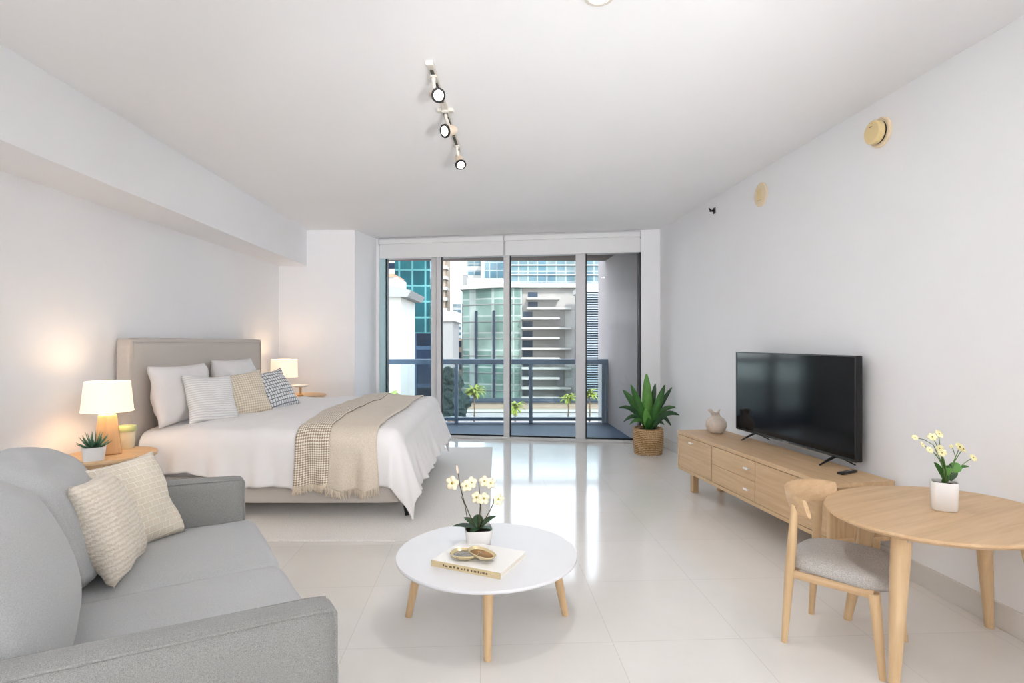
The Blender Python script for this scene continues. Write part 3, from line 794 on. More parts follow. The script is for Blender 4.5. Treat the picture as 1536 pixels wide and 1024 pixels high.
def flower(par, c, r, mat, face, npet=5, label=None, cmat=None, spin=0.0):
    """five rounded petals about a small centre, looking along face"""
    f = Vector(face).normalized(); a = f.cross(Vector((0, 0, 1))).normalized(); b_ = a.cross(f)
    bmf = bm_new()
    for k in range(npet):
        t = 2 * pi * k / npet + pi / 2 + spin
        d = a * cos(t) + b_ * sin(t); s = a * -sin(t) + b_ * cos(t)
        rows = []
        for i in range(6):
            u = i / 5; w_ = r * .46 * sin(pi * (0.12 + .80 * u)) ** .7
            c0 = Vector(c) + d * (r * u) + f * (r * .22 * sin(u * 2.2))
            rows.append([bmf.verts.new(c0 + s * w_ - f * w_ * .15), bmf.verts.new(c0 + f * w_ * .12), bmf.verts.new(c0 - s * w_ - f * w_ * .15)])
        for q, w2 in zip(rows, rows[1:]):
            for m_ in (0, 1): bmf.faces.new((q[m_], q[m_ + 1], w2[m_ + 1], w2[m_]))
    o = obj('flower', bmf, mat, par, smooth=True, solid=.0012, world=True)
    cb = bm_new(); bmesh.ops.create_icosphere(cb, subdivisions=2, radius=r * .17)
    bmesh.ops.translate(cb, verts=cb.verts[:], vec=Vector(c) + f * r * .18)
    ROOTM[o] = ROOTM[par]
    obj('flower_centre', cb, cmat or M['pistil'], o, smooth=True, world=True)
    return o
for zx, zy, d, r, fc in ((200, 225, 2.74, .036, (-.35, -1, .1)), (305, 245, 2.735, .030, (-.1, -1, -.1)), (342, 222, 2.745, .030, (.5, -1, .2)),
                         (445, 212, 2.74, .028, (-.3, -1, .3)), (490, 225, 2.74, .028, (.6, -1, -.1)), (385, 335, 2.73, .030, (-.3, -1, .1)), (438, 342, 2.73, .030, (.3, -1, 0)),
                         (548, 350, 2.74, .032, (.7, -1, .1))):
    flower(orch, zo(zx, zy, d), r, M['petal'], fc, spin=random.uniform(-.3, .3))

# ------------------------------------------------------------------ TV console
TA = math.atan(0.1536)
TVP = (1.747, 3.076, 0)                              # near front corner on the floor
con = thing('tv_console', 'long low light-oak media console on short legs against the right wall', 'cabinet', TVP, TA)
# local: y runs away from the camera along the front, x toward the wall
CL = 1.89; CD = .405; Z0, Z1 = .185, .520
obj('top_panel', box(0, CD, 0, CL, Z1 - .028, Z1), M['oak_y'], con, bevel=0.003)
obj('bottom_panel', box(0.004, CD, .004, CL - .004, Z0, Z0 + .026), M['oak_y'], con, bevel=0.002)
obj('side_panel', box(.03, CD - .02, .012, .03, Z0 + .026, Z1 - .034), M['oak_side'], con, bevel=0.001)
sf = bm_new(); add_box(sf, 0, .03, 0.002, .03, Z0 + .026, Z1 - .028); add_box(sf, CD - .02, CD, 0.002, .03, Z0 + .026, Z1 - .028)
obj('side_frame', sf, M['oak_z'], con, bevel=0.002)
obj('side_panel', box(0, CD, CL - .026, CL - .004, Z0 + .026, Z1 - .028), M['oak_side'], con, bevel=0.001)
obj('back_panel', box(CD - .012, CD - .002, .03, CL - .03, Z0 + .026, Z1 - .028), M['oak_y'], con)
obj('divider', box(.012, CD - .02, 1.300 - .008, 1.300 + .008, Z0 + .026, Z1 - .028), M['gasket'], con)
obj('divider', box(.02, CD - .02, .715 - .008, .715 + .008, Z0 + .026, Z1 - .028), M['oak_side'], con)
def handle(par, y, z, w=.05):
    hb_ = bm_new(); add_box(hb_, -.020, -.014, y - w / 2, y + w / 2, z - .007, z + .007); add_box(hb_, -.016, .004, y - w / 2 + .004, y - w / 2 + .010, z - .004, z + .004); add_box(hb_, -.016, .004, y + w / 2 - .010, y + w / 2 - .004, z - .004, z + .004)
    obj('handle', hb_, M['ceramic'], par, bevel=0.0015, label='pale slim handle')
zf0, zf1 = Z0 + .030, Z1 - .032
d1 = obj('door', box(.002, .022, 1.307, CL - .03, zf0, zf1), M['oak_y'], con, bevel=0.0015); handle(d1, 1.62, zf1 - .035)
zm = (zf0 + zf1) / 2
dr = obj('drawer', box(.002, .022, .718, 1.293, zm + .0012, zf1), M['oak_y'], con, bevel=0.0015); handle(dr, .80, zm + .075)
dr = obj('drawer', box(.002, .022, .718, 1.293, zf0, zm - .0012), M['oak_y'], con, bevel=0.0015); handle(dr, .80, zm - .07)
d2 = obj('door', box(.002, .022, .033, .712, zf0, zf1), M['oak_y'], con, bevel=0.0015); handle(d2, .16, zf1 - .035)
for x, y in ((.10, .09), (.10, CL - .12), (CD - .06, .09), (CD - .06, CL - .12)):
    obj('leg', box(x - .026, x + .026, y - .026, y + .026, 0, Z0), M['oak_z'], con, bevel=0.004)

# TV
TN = Vector((2.064, 3.36)); TF = Vector((1.880, 4.70)); tvd = (TF - TN); TVL = tvd.length
tv = thing('television', 'large black flat-screen television on the oak console', 'television', (TN.x, TN.y, Z1), atan2(tvd.y, tvd.x) - pi / 2)
# local y along the screen away from camera, -x is the viewing side
tz0, tz1 = .053, .695
obj('housing', box(.006, .045, 0, TVL, tz0, tz1), M['black'], tv, bevel=0.006)
obj('rear_housing', box(.04, .075, .18, TVL - .18, tz0 + .03, tz1 - .25), M['black'], tv, bevel=0.012)
bz = bm_new()
for a in ((0, TVL, tz0, tz0 + .014), (0, TVL, tz1 - .009, tz1), (0, .010, tz0, tz1), (TVL - .010, TVL, tz0, tz1)): add_box(bz, -.002, .008, a[0], a[1], a[2], a[3])
obj('bezel', bz, M['black'], tv, bevel=0.0015)
obj('screen', box(.002, .007, .009, TVL - .009, tz0 + .013, tz1 - .008), M['screen'], tv)
obj('brand_badge', box(-.0035, -.001, TVL / 2 - .03, TVL / 2 + .03, tz0 + .004, tz0 + .009), M['silver'], tv)
obj('silver_edge', box(.004, .040, .004, TVL - .004, tz0 - .004, tz0 + .001), M['silver'], tv)
for y, sgn in ((.19, -1), (TVL - .26, -1)):
    ft = bm_new()
    add_tube(ft, [(.02, y, tz0 + .004), (-.055, y - .012, .030), (-.115, y - .025, .007)], [.013, .012, .007], 8, flat_=(1.0, .6))
    add_tube(ft, [(.02, y, tz0 + .004), (.06, y - .03, .035), (.105, y - .06, .007)], [.013, .010, .007], 8, flat_=(1.0, .6))
    obj('foot', ft, M['black'], tv, smooth=True, autos=50)

rc = thing('remote_control', 'small black remote control on the console at the near end of the television', 'remote', (1.985, 3.315, Z1), R(-62))
obj('body', puffbox(-.018, .018, -.075, .075, 0, .016, r=.006, n=4), M['black'], rc, smooth=True)
obj('button_strip', box(-.012, .012, -.02, .035, .0155, .0175), M['silver'], rc, bevel=0.001)

# clay vase with a torn, folded neck
vz = bm_new()
prof = [(0, 0), (.045, 0), (.070, .022), (.086, .060), (.084, .095), (.066, .125), (.042, .140), (.032, .152), (.034, .172), (.043, .190), (.037, .190), (.028, .172), (.026, .152), (.03, .142), (0, .120)]
add_lathe(vz, prof, 40)
for q in vz.verts:
    if q.co.z > .14:
        t = atan2(q.co.y, q.co.x); k = (q.co.z - .14) / .05
        q.co.x -= .014 * k; q.co.z += k * (.010 * cos(2 * t + .8) + .006 * cos(3 * t))
        q.co.x *= 1 + .25 * k * cos(2 * t)
vase = obj('vase', vz, M['clay'], None, smooth=True, origin=(1.742, 4.78, Z1))
tag(vase, 'round speckled clay vase with a torn lip at the far end of the console', 'vase')

# ------------------------------------------------------------------ basket plant
PB = Vector((1.585, 6.52, 0))
bp = thing('potted_plant', 'leafy green plant in a woven wicker basket by the balcony door', 'plant', PB)
wk = bm_new(); rings = []; NR, NS = 30, 96
for i in range(NR + 1):
    t = i / NR; z = .30 * t
    r0 = (.143 + .028 * sin(pi * (.12 + .62 * t))) + (0.004 if t > .93 else 0)
    ring = []
    for k in range(NS):
        a = 2 * pi * k / NS
        rr = r0 + .006 * sin(a * 16 + (pi if (i // 2) % 2 else 0)) + .002 * sin(i * pi) + .0015 * noise.noise(Vector((a * 6, z * 60, 0)))
        ring.append(wk.verts.new((rr * cos(a), rr * sin(a), z)))
    rings.append(ring)
inner = [wk.verts.new((.150 * cos(2 * pi * k / NS), .150 * sin(2 * pi * k / NS), .30)) for k in range(NS)]
inner2 = [wk.verts.new((.146 * cos(2 * pi * k / NS), .146 * sin(2 * pi * k / NS), .26)) for k in range(NS)]
rings += [inner, inner2]
for r0_, r1_ in zip(rings, rings[1:]):
    for k in range(NS): wk.faces.new((r0_[k], r0_[(k + 1) % NS], r1_[(k + 1) % NS], r1_[k]))
wk.faces.new(list(reversed(rings[0])))
obj('basket', wk, M['wicker'], bp, smooth=True)
obj('soil', lathe([(0, .278), (.147, .272)], 40), M['soil'], bp)
def pl(zx, zy, d): return ray(920 + zx * .14648, 550 + zy * .14648, d)
random.seed(11)
def bent_leaf(par, mat, base, tip_, w, sag, n=9, fold=.3, world=True, name='leaf'):
    """leaf from base to tip, arched upward by sag"""
    base = Vector(base); tip_ = Vector(tip_); ax = tip_ - base; L = ax.length
    view = Vector((base.x, base.y, 0)).normalized() * -1
    bml = bm_new(); rows = []
    for i in range(n + 1):
        t = i / n
        p = base + ax * t + Vector((0, 0, sag * sin(pi * t)))
        tg = (ax + Vector((0, 0, sag * pi * cos(pi * t)))).normalized()
        s = tg.cross(view).normalized(); nrm = s.cross(tg)
        w_ = w * .5 * max(.03, sin(pi * (0.14 + .84 * t ** 1.15))) ** .7
        rows.append([bml.verts.new(p + s * w_ + nrm * w_ * fold), bml.verts.new(p), bml.verts.new(p - s * w_ + nrm * w_ * fold)])
    for q, w2 in zip(rows, rows[1:]):
        for m_ in (0, 1): bml.faces.new((q[m_], q[m_ + 1], w2[m_ + 1], w2[m_]))
    return obj(name, bml, mat, par, smooth=True, solid=.002, world=world)
PLV = [((350, 640), (340, 68), 6.50, .115, 0, 'leaf_mid'), ((340, 640), (180, 182), 6.46, .085, .02, 'leaf'), ((335, 640), (98, 234), 6.50, .085, .05, 'leaf'),
       ((370, 640), (430, 170), 6.60, .075, 0, 'leaf_dark'), ((375, 640), (525, 185), 6.46, .09, .0, 'leaf'), ((385, 640), (600, 208), 6.58, .06, .03, 'leaf_dark'),
       ((370, 645), (480, 330), 6.38, .10, .02, 'leaf'), ((335, 640), (55, 415), 6.48, .055, .10, 'leaf_dark'), ((340, 640), (105, 560), 6.44, .05, .11, 'leaf_dark'),
       ((390, 640), (635, 412), 6.50, .06, .09, 'leaf'), ((390, 640), (675, 492), 6.20, .06, .10, 'leaf_dark'), ((385, 640), (590, 600), 6.42, .055, .14, 'leaf_dark'),
       ((345, 645), (330, 420), 6.36, .09, .0, 'leaf_mid'), ((350, 645), (165, 590), 6.36, .045, .09, 'leaf'), ((380, 645), (520, 590), 6.38, .05, .07, 'leaf_dark'),
       ((360, 640), (250, 330), 6.64, .08, .0, 'leaf_dark'), ((365, 640), (400, 300), 6.56, .08, .0, 'leaf_dark'), ((355, 640), (360, 520), 6.34, .08, 0, 'leaf')]
for b_, t_, d, w_, sg, mt in PLV:
    base = PB + Vector(((b_[0] - 360) * .00035, (d - 6.5) * .35, .275))
    bent_leaf(bp, M[mt], base, pl(t_[0], t_[1], d), w_, sg)

# ------------------------------------------------------------------ dining table
DC = Vector((1.770, 2.325)); DZ = .60; DAX = Vector((.894, .447)); DA, DB = .470, .388
dt = thing('dining_table', 'oval light-oak dining table on tapered legs by the right wall', 'table', (DC.x, DC.y, 0), atan2(DAX.y, DAX.x))
def ell(s, n=72): return [((DA - s) * cos(2 * pi * k / n), (DB - s) * sin(2 * pi * k / n)) for k in range(n)]
tb = bm_new(); rr_ = []
for s, z in ((.030, DZ - .026), (.010, DZ - .018), (.001, DZ - .009), (.002, DZ - .003), (.006, DZ)):
    rr_.append([tb.verts.new((x, y, z)) for x, y in ell(s)])
for a, b_ in zip(rr_, rr_[1:]):
    for k in range(72): tb.faces.new((a[k], a[(k + 1) % 72], b_[(k + 1) % 72], b_[k]))
tb.faces.new(list(reversed(rr_[0]))); tb.faces.new(rr_[-1])
obj('tabletop', tb, M['oak'], dt, smooth=True, autos=35)
DMI = ROOTM[dt].inverted()
feet = [Vector((1.425, 2.090, 0)), Vector((2.172, 2.548, 0)), Vector((1.572, 2.625, 0)), Vector((2.020, 2.020, 0))]
tops = []
for k, ft in enumerate(feet):
    c3 = Vector((DC.x, DC.y, 0))
    tp = c3 + (ft - c3) * (.84 if k in (0, 1) else .70); tp.z = DZ - .026
    tops.append(tp)
    a = DMI @ ft; b_ = DMI @ tp
    lg = obj('leg', tube([a, a + (b_ - a) * .45, a + (b_ - a) * .85, b_], [.0175, .027, .034, .035], 22), M['oak_z'], dt, smooth=True, autos=40)
for i, j in ((0, 1), (2, 3)):
    a = DMI @ tops[i]; b_ = DMI @ tops[j]
    zz = DZ - .055 - (.002 if i else 0)
    dv_ = (b_ - a); ang = atan2(dv_.y, dv_.x); mid = (a + b_) / 2; hl = dv_.length / 2
    obj('apron_rail', add_box(bm_new(), -hl, hl, -.014, .014, zz - .012, DZ - .0265, Matrix.Translation((mid.x, mid.y, 0)) @ Matrix.Rotation(ang, 4, 'Z')), M['oak'], dt, bevel=0.002)
# corner bolt on the nearest leg
pp_ = DMI @ (tops[0] + Vector((.0, -.0345, -.022)))
bolt = bm_new(); add_tube(bolt, [pp_, pp_ + DMI.to_3x3() @ Vector((0, -.004, 0))], .004, 10)
obj('bolt', bolt, M['silver'], dt, smooth=True, autos=40)

# white pot with small yellow-white flowers on the table
VP_ = flat(1419, 757, DZ)
VP_ = Vector((1.802, 2.335, DZ))
fp = thing('flower_pot', 'white rounded-square pot of small pale yellow flowers on the dining table', 'plant', VP_, R(-30))
obj('pot', lathe([(0, 0), (.040, 0), (.0455, .006), (.0475, .115), (.0455, .119), (.042, .117), (.041, .10), (0, .10)], 48, power=3.6), M['ceramic'], fp, smooth=True, autos=50)
obj('soil', lathe([(0, .108), (.0415, .106)], 36, power=3.6), M['soil'], fp)
def zf(zx, zy, d=2.335): return ray(1350 + zx * .14644, 630 + zy * .14648, d)
fb = VP_ + Vector((0, 0, .105))
def fstem(mids, end, d=2.335, r=.0016, off=(0, 0, 0)):
    pts = [fb + Vector(off)] + [zf(x, y, d) for x, y in mids] + [zf(end[0], end[1], d)]
    obj('stem', tube(pts, [r * 1.3] + [r] * (len(pts) - 1), 6), M['stem_g'], fp, smooth=True, world=True)
FL = [((150, 178), [(430, 440), (340, 250), (240, 195)], 2.33, .013), ((225, 250), [(440, 470), (370, 350), (290, 285)], 2.32, .014), ((300, 306), [(450, 500), (400, 400), (345, 330)], 2.31, .015),
      ((330, 172), [(455, 480), (410, 330), (365, 230)], 2.345, .018), ((395, 140), [(462, 480), (430, 330), (405, 230)], 2.36, .018), ((405, 290), [(470, 520), (450, 420), (430, 350)], 2.34, .016),
      ((430, 335), [(480, 540), (460, 440), (445, 390)], 2.32, .017), ((605, 275), [(510, 540), (545, 430), (590, 330)], 2.34, .021), ((640, 295), [(520, 540), (560, 420), (610, 340)], 2.33, .019),
      ((745, 385), [(530, 560), (600, 490), (690, 415)], 2.33, .017), ((525, 268), [(520, 540), (570, 380), (545, 300)], 2.36, .008)]
for (ex_, ey_), mids, d, r in FL:
    fstem(mids, (ex_, ey_), d, off=((mids[0][0] - 480) * .0001, (d - 2.335) * .5, 0))
    flower(fp, zf(ex_, ey_, d), r, M['petal_y'], (random.uniform(-.6, .6), -.7, .5), 6, spin=random.random())
for b_, t_, w_, sg, mt in (((455, 610), (350, 430), .018, .012, 'leaf'), ((470, 610), (430, 360), .014, .0, 'leaf'), ((500, 610), (520, 440), .014, .0, 'leaf_dark'), ((510, 615), (590, 530), .022, .004, 'leaf_dark'),
                           ((515, 610), (705, 475), .014, .022, 'leaf'), ((480, 610), (500, 460), .018, .01, 'leaf'), ((530, 520), (600, 440), .045, .0, 'leaf_mid'), ((470, 560), (505, 465), .03, .006, 'leaf_mid')):
    bent_leaf(fp, M[mt], zf(b_[0], b_[1], 2.335), zf(t_[0], t_[1], 2.33), w_, sg)

# ------------------------------------------------------------------ dining chair
CH = Vector((1.432, 2.424, 0))
chair = thing('dining_chair', 'light-wood dining chair with curved back and grey padded seat at the oval table', 'chair', CH, R(-45))
# local +x is the way the chair faces
rearL = [(-.180, -.178, 0), (-.160, -.173, .30), (-.152, -.169, .42), (-.140, -.166, .60)]
def mir(pts): return [(x, -y, z) for x, y, z in pts]
for pts in (rearL, mir(rearL)):
    obj('leg', tube(pts, [.0125, .0195, .019, .015], 16), M['oak_z'], chair, smooth=True, autos=40)
frontL = [(.188, -.200, 0), (.155, -.178, .315)]
for pts in (frontL, mir(frontL)):
    obj('leg', tube([pts[0], ((pts[0][0] + pts[1][0]) / 2, (pts[0][1] + pts[1][1]) / 2, pts[1][2] / 2), pts[1]], [.0125, .018, .0215], 16), M['oak_z'], chair, smooth=True, autos=40)
sr = bm_new()
add_tube(sr, [(-.16, -.17, .302), (.155, -.178, .310)], .018, 10, flat_=(.7, 1.0)); add_tube(sr, [(-.16, .17, .302), (.155, .178, .310)], .018, 10, flat_=(.7, 1.0))
add_tube(sr, [(-.155, -.17, .305), (-.155, .17, .305)], .017, 10, flat_=(.7, 1.0)); add_tube(sr, [(.150, -.176, .308), (.150, .176, .308)], .017, 10, flat_=(.7, 1.0))
obj('seat_frame', sr, M['oak'], chair, smooth=True, autos=40)
st = bm_new(); rows = []
def seat_out(k, n=56):
    t = 2 * pi * k / n; c_, s_ = cos(t), sin(t); pw = 2 / 3.4
    x = .205 * math.copysign(abs(c_) ** pw, c_); w_ = .180 + .022 * (x + .2) / .4
    y = w_ * math.copysign(abs(s_) ** pw, s_)
    return x + .008, y
for sc_, z in ((.90, .322), (.985, .330), (1.0, .345), (.985, .362), (.93, .374), (.80, .380), (.55, .379), (.28, .376)):
    row = []
    for k in range(56):
        x, y = seat_out(k)
        row.append(st.verts.new((x * sc_, y * sc_, z + .010 * (abs(y) / .2) ** 2 * (1 if z > .35 else 0) - .010 * max(0, x / .2) ** 2)))
    rows.append(row)
for a, b_ in zip(rows, rows[1:]):
    for k in range(56): st.faces.new((a[k], a[(k + 1) % 56], b_[(k + 1) % 56], b_[k]))
st.faces.new(list(reversed(rows[0]))); st.faces.new(rows[-1])
obj('seat', st, M['seatcloth'], chair, smooth=True, label='grey padded seat')
bk_ = bm_new(); NB = 28; secs = []
for i in range(NB + 1):
    t = -1 + 2 * i / NB
    y = .205 * sin(t * 1.25) / sin(1.25); x = -.205 + .125 * (1 - cos(t * 1.25)) / (1 - cos(1.25))
    nx, ny = -cos(t * 0.95), sin(t * 0.95)       # outward normal of the bow
    h = .050 - .010 * abs(t) ** 3; zc = .600 + .006 * (1 - abs(t)); th = .010 + .002 * (1 - abs(t))
    lean_ = .014
    sec = []
    for k in range(14):
        a = 2 * pi * k / 14; pw = 2 / 3.0
        cn = math.copysign(abs(cos(a)) ** pw, cos(a)); cz = math.copysign(abs(sin(a)) ** pw, sin(a))
        sec.append(bk_.verts.new((x + nx * (th * cn + lean_ * cz), y + ny * (th * cn + lean_ * cz), zc + h * cz)))
    secs.append(sec)
for a, b_ in zip(secs, secs[1:]):
    for k in range(14): bk_.faces.new((a[k], a[(k + 1) % 14], b_[(k + 1) % 14], b_[k]))
bk_.faces.new(list(reversed(secs[0]))); bk_.faces.new(secs[-1])
obj('backrest', bk_, M['oak_y'], chair, smooth=True, autos=60)

# ------------------------------------------------------------------ ceiling track and downlight
TK0 = Vector((-.416, 2.84, ZC)); TK1 = Vector((-.392, 4.13, ZC))
trk = thing('track_light', 'white ceiling track light with three swivelling spot heads', 'light', TK0, atan2((TK1 - TK0).y, (TK1 - TK0).x) - pi / 2)
TL_ = (TK1 - TK0).length
obj('track', box(-.018, .018, 0, TL_, -.020, 0), M['track'], trk, bevel=0.003)
for a, b_ in ((.05, .14), (.19, .44), (.66, .98), (1.0, TL_ - .03)):
    obj('slot', box(-.0095, .0095, a, b_, -.0225, -.0195), M['black'], trk)
obj('end_cap', box(-.021, .018, -.014, .012, -.024, 0), M['track'], trk, bevel=0.003)
obj('end_cap', box(-.020, .020, TL_ - .016, TL_ + .012, -.024, 0), M['track'], trk, bevel=0.003)
obj('feed_canopy', add_box(box(-.050, .050, .56, .60, -.022, 0), -.022, .022, .545, .615, -.032, -.018), M['track'], trk, bevel=0.006)
TKM = ROOTM[trk].inverted()
def spot_head(at_y, lens, aim, rad=.034, length=.09):
    lens = Vector(lens); aim = Vector(aim).normalized()
    base = ROOTM[trk] @ Vector((0, at_y, -.02))
    body_c = lens - aim * length * .55
    sb = bm_new()
    add_tube(sb, [base, base - Vector((0, 0, .03)), body_c], [.012, .010, .010], 10)
    add_tube(sb, [base + Vector((0, 0, .006)), base - Vector((0, 0, .012))], .021, 14)
    obj('swivel_stem', sb, M['track'], trk, smooth=True, world=True, autos=40)
    hb2 = bm_new(); back = lens - aim * length
    add_tube(hb2, [back, back + aim * .012, back + aim * length * .6, lens - aim * .003], [rad * .55, rad * .75, rad * .95, rad], 24)
    hd = obj('spot_head', hb2, M['lampshell'], trk, smooth=True, world=True, autos=40)
    ROOTM[hd] = ROOTM[trk]
    ring = bm_new(); add_tube(ring, [lens - aim * .004, lens + aim * .004], rad * 1.12, 24)
    obj('ring', ring, M['black'], hd, smooth=True, world=True, autos=40)
    ln = bm_new(); add_tube(ln, [lens + aim * .003, lens + aim * .0055], rad * .78, 24)
    obj('lens', ln, M['lens'], hd, smooth=True, world=True, autos=40)
    l = bpy.data.lights.new('spot_light', 'SPOT'); l.energy = 7; l.spot_size = R(75); l.spot_blend = .8; l.color = (1, .95, .88); l.shadow_soft_size = .03
    lo = bpy.data.objects.new('spot_light', l); COL.objects.link(lo)
    lo.matrix_basis = TKM @ (Matrix.Translation(lens + aim * .02) @ aim.to_track_quat('-Z', 'Y').to_matrix().to_4x4()); lo.parent = trk
spot_head(.115, ray(657.5, 143, 2.93), (.45, -.85, -.45), .034)
spot_head(.585, ray(667.6, 196.5, 3.36), (-.62, -.72, -.35), .036)
spot_head(1.17, ray(691, 247, 4.0), (.22, -.55, -.75), .036, .10)

def downlight(x, y, label, power, visible_group='recessed ceiling downlights'):
    t = thing('downlight', label, 'light', (x, y, ZC), 0, visible_group)
    obj('trim_ring', lathe([(.045, -.004), (.060, -.004), (.062, 0), (.043, 0), (.045, -.004)], 32), M['track'], t, smooth=True, autos=40)
    obj('lens', lathe([(0, -.002), (.044, -.002)], 28), M['lens'], t)
    l = bpy.data.lights.new('downlight_lamp', 'AREA'); l.shape = 'DISK'; l.size = .09; l.energy = power; l.color = (1, .94, .86)
    lo = bpy.data.objects.new('downlight_lamp', l); COL.objects.link(lo); lo.parent = t; lo.location = (0, 0, -.01)
    return t
downlight(.36, 2.31, 'recessed round downlight at the top edge of the ceiling, right of the track', 6)

# ------------------------------------------------------------------ wall devices
def on_right_wall(px, py):
    k = (px - CX) / F_PX
    d = (2.228 + .0749 * 2.44) / (k + .0749)
    return Vector((k * d, d, HC - (py - CY) * d / F_PX))
WRA = math.atan(-.0749)
def wall_disc(name, label, cat, px, py, parts):
    p = on_right_wall(px, py)
    t = thing(name, label, cat, p, -WRA + pi / 2 * 0)
    rot = Matrix.Rotation(-pi / 2, 4, 'Y')               # lathe axis z -> -x (into the room)
    for nm, prof, mt, off in parts:
        obj(nm, lathe(prof, 40, mtx=Matrix.Translation(Vector(off)) @ rot), mt, t, smooth=True, autos=35)
    return t
sm = wall_disc('smoke_alarm', 'round yellowed smoke alarm high on the right wall, nearest the camera', 'alarm', 1322, 199,
          [('base_plate', [(0, 0), (.086, 0), (.086, .012), (.080, .018), (0, .018)], M['almond'], (0, 0, 0)),
           ('gap_ring', [(0, .018), (.066, .018), (.066, .026), (0, .026)], M['black'], (0, 0, 0)),
           ('cover', [(0, .026), (.066, .026), (.069, .030), (.068, .056), (.060, .063), (0, .064)], M['almond_y'], (0, 0, 0))])
obj('vent_slot', box(-.0655, -.063, -.006, .012, .030, .034), M['ink'], sm)
vp = wall_disc('wall_cover_plate', 'round cream cover plate high on the right wall beyond the smoke alarm', 'plate', 1142, 292,
          [('plate', [(0, 0), (.100, 0), (.100, .008), (.092, .014), (0, .014)], M['almond'], (0, 0, 0))])
obj('insert', box(-.018, -.012, -.03, .035, -.045, .048), M['almond_y'], vp, bevel=.002)
p = on_right_wall(1072, 316)
hk = thing('wall_hook', 'small black bracket high on the right wall near the window', 'hook', p, -WRA)
hk1 = bm_new(); add_box(hk1, -.008, 0, -.025, .025, -.03, .03); obj('mount', hk1, M['black'], hk, bevel=.004)
hk2 = bm_new(); add_tube(hk2, [(-.006, 0, 0), (-.035, .01, .0), (-.05, .02, .03)], [.012, .012, .005], 8); add_tube(hk2, [(-.03, .01, 0), (-.06, -.02, -.012)], [.010, .004], 8); obj('prong', hk2, M['black'], hk, smooth=True)

# ------------------------------------------------------------------ added fill lamps, unseen behind the camera, brightening the room
def fill_uplighter(x, y, power, label):  # invented lamp out of view, bounces fill light off the ceiling
    t = thing('added_fill_lamp', label, 'lamp', (x, y, 0), 0, 'added fill lamps behind the viewpoint')
    obj('base', lathe([(0, 0), (.14, 0), (.14, .015), (.02, .03), (0, .03)], 32), M['track'], t, smooth=True, autos=40)
    obj('pole', lathe([(.012, .028), (.012, 1.66)], 14), M['track'], t, smooth=True)
    obj('lamp_shade', lathe([(0, 1.65), (.06, 1.66), (.17, 1.71), (.22, 1.78), (.215, 1.78), (.165, 1.718), (.06, 1.672), (0, 1.67)], 40), M['track'], t, smooth=True, autos=60)
    l = bpy.data.lights.new('fill_uplight', 'AREA'); l.shape = 'DISK'; l.size = .36; l.energy = power; l.color = (.97, .985, 1.0)
    lo = bpy.data.objects.new('fill_uplight', l); COL.objects.link(lo); lo.parent = t; lo.location = (0, 0, 1.765); lo.rotation_euler = (pi, 0, 0)
    return t
UPL = [(-1.9, -1.9), (0.0, -2.0), (1.9, -1.9), (-1.9, -2.8), (0.0, -2.8), (1.9, -2.8)]
for x, y in UPL: fill_uplighter(x, y, 16, 'white upward fill lamp on a pole, added unseen behind the viewpoint')

def swivel_fill_lamp(x, y, z, target, power, size, label):  # out of view, put in to lift the dark far end
    """added fill lamp with a tilting cup head turned toward the far end"""
    t = thing('added_fill_lamp', label, 'lamp', (x, y, 0))
    obj('base', lathe([(0, 0), (.15, 0), (.15, .015), (.02, .03), (0, .03)], 32), M['track'], t, smooth=True, autos=40)
    obj('pole', lathe([(.012, .028), (.012, z - .17)], 14), M['track'], t, smooth=True)
    aim = (Vector(target) - Vector((x, y, z))).normalized(); rotm = aim.to_track_quat('Z', 'Y').to_matrix().to_4x4()
    obj('lamp_head', lathe([(0, -.16), (.10, -.15), (.19, -.06), (.20, .0), (.195, .0), (.185, -.055), (.10, -.14), (0, -.15)], 36, mtx=Matrix.Translation((0, 0, z)) @ rotm), M['track'], t, smooth=True, autos=60)
    l = bpy.data.lights.new('fill_spot', 'SPOT'); l.energy = power; l.spot_size = R(size); l.spot_blend = 1.0; l.shadow_soft_size = .16; l.color = (.97, .985, 1.0)
    lo = bpy.data.objects.new('fill_spot', l); COL.objects.link(lo); lo.parent = t
    lo.matrix_basis = Matrix.Translation(Vector((0, 0, z)) + aim * .17) @ aim.to_track_quat('-Z', 'Y').to_matrix().to_4x4()
    return t
swivel_fill_lamp(1.45, -1.3, 2.0, (-1.3, 7.1, 2.3), 110, 66, 'tall white swivel fill lamp, added unseen behind the viewpoint, turned toward the bed end of the room')
swivel_fill_lamp(1.35, -1.7, .62, (-.5, 6.4, 2.9), 470, 46, 'low white swivel fill lamp, added unseen behind the viewpoint, turned up toward the far ceiling')

# ------------------------------------------------------------------ outside
M['bw_white'] = plain('bright_render', (160, 158, 154), 0.8, 0.2, var=0.02, nscale=0.3)
M['bw_grey'] = plain('grey_render', (118, 118, 118), 0.8, 0.2, var=0.05, nscale=0.3)
M['bw_beige'] = plain('beige_render', (141, 125, 110), 0.8, 0.2, var=0.04, nscale=0.3)
M['teal_glass'] = curtain_wall('teal_curtain_wall', (13, 50, 58), (27, 74, 80), (67, 109, 112), 2.8, 3.4, .06)
M['navy_glass'] = curtain_wall('navy_curtain_wall', (11, 19, 32), (19, 32, 50), (40, 56, 74), 4.0, 8.0, .05)
M['pale_glass'] = curtain_wall('pale_curtain_wall', (120, 138, 134), (141, 154, 152), (165, 170, 168), 2.6, 4.6, .05, rough=.25)
M['green_glass'] = curtain_wall('green_curtain_wall', (77, 99, 93), (106, 125, 118), (133, 141, 138), 2.4, 4.6, .05, rough=.2)
M['blue_glass'] = curtain_wall('blue_curtain_wall', (67, 93, 106), (99, 114, 117), (128, 134, 136), 3.0, 3.4, .06, rough=.2)
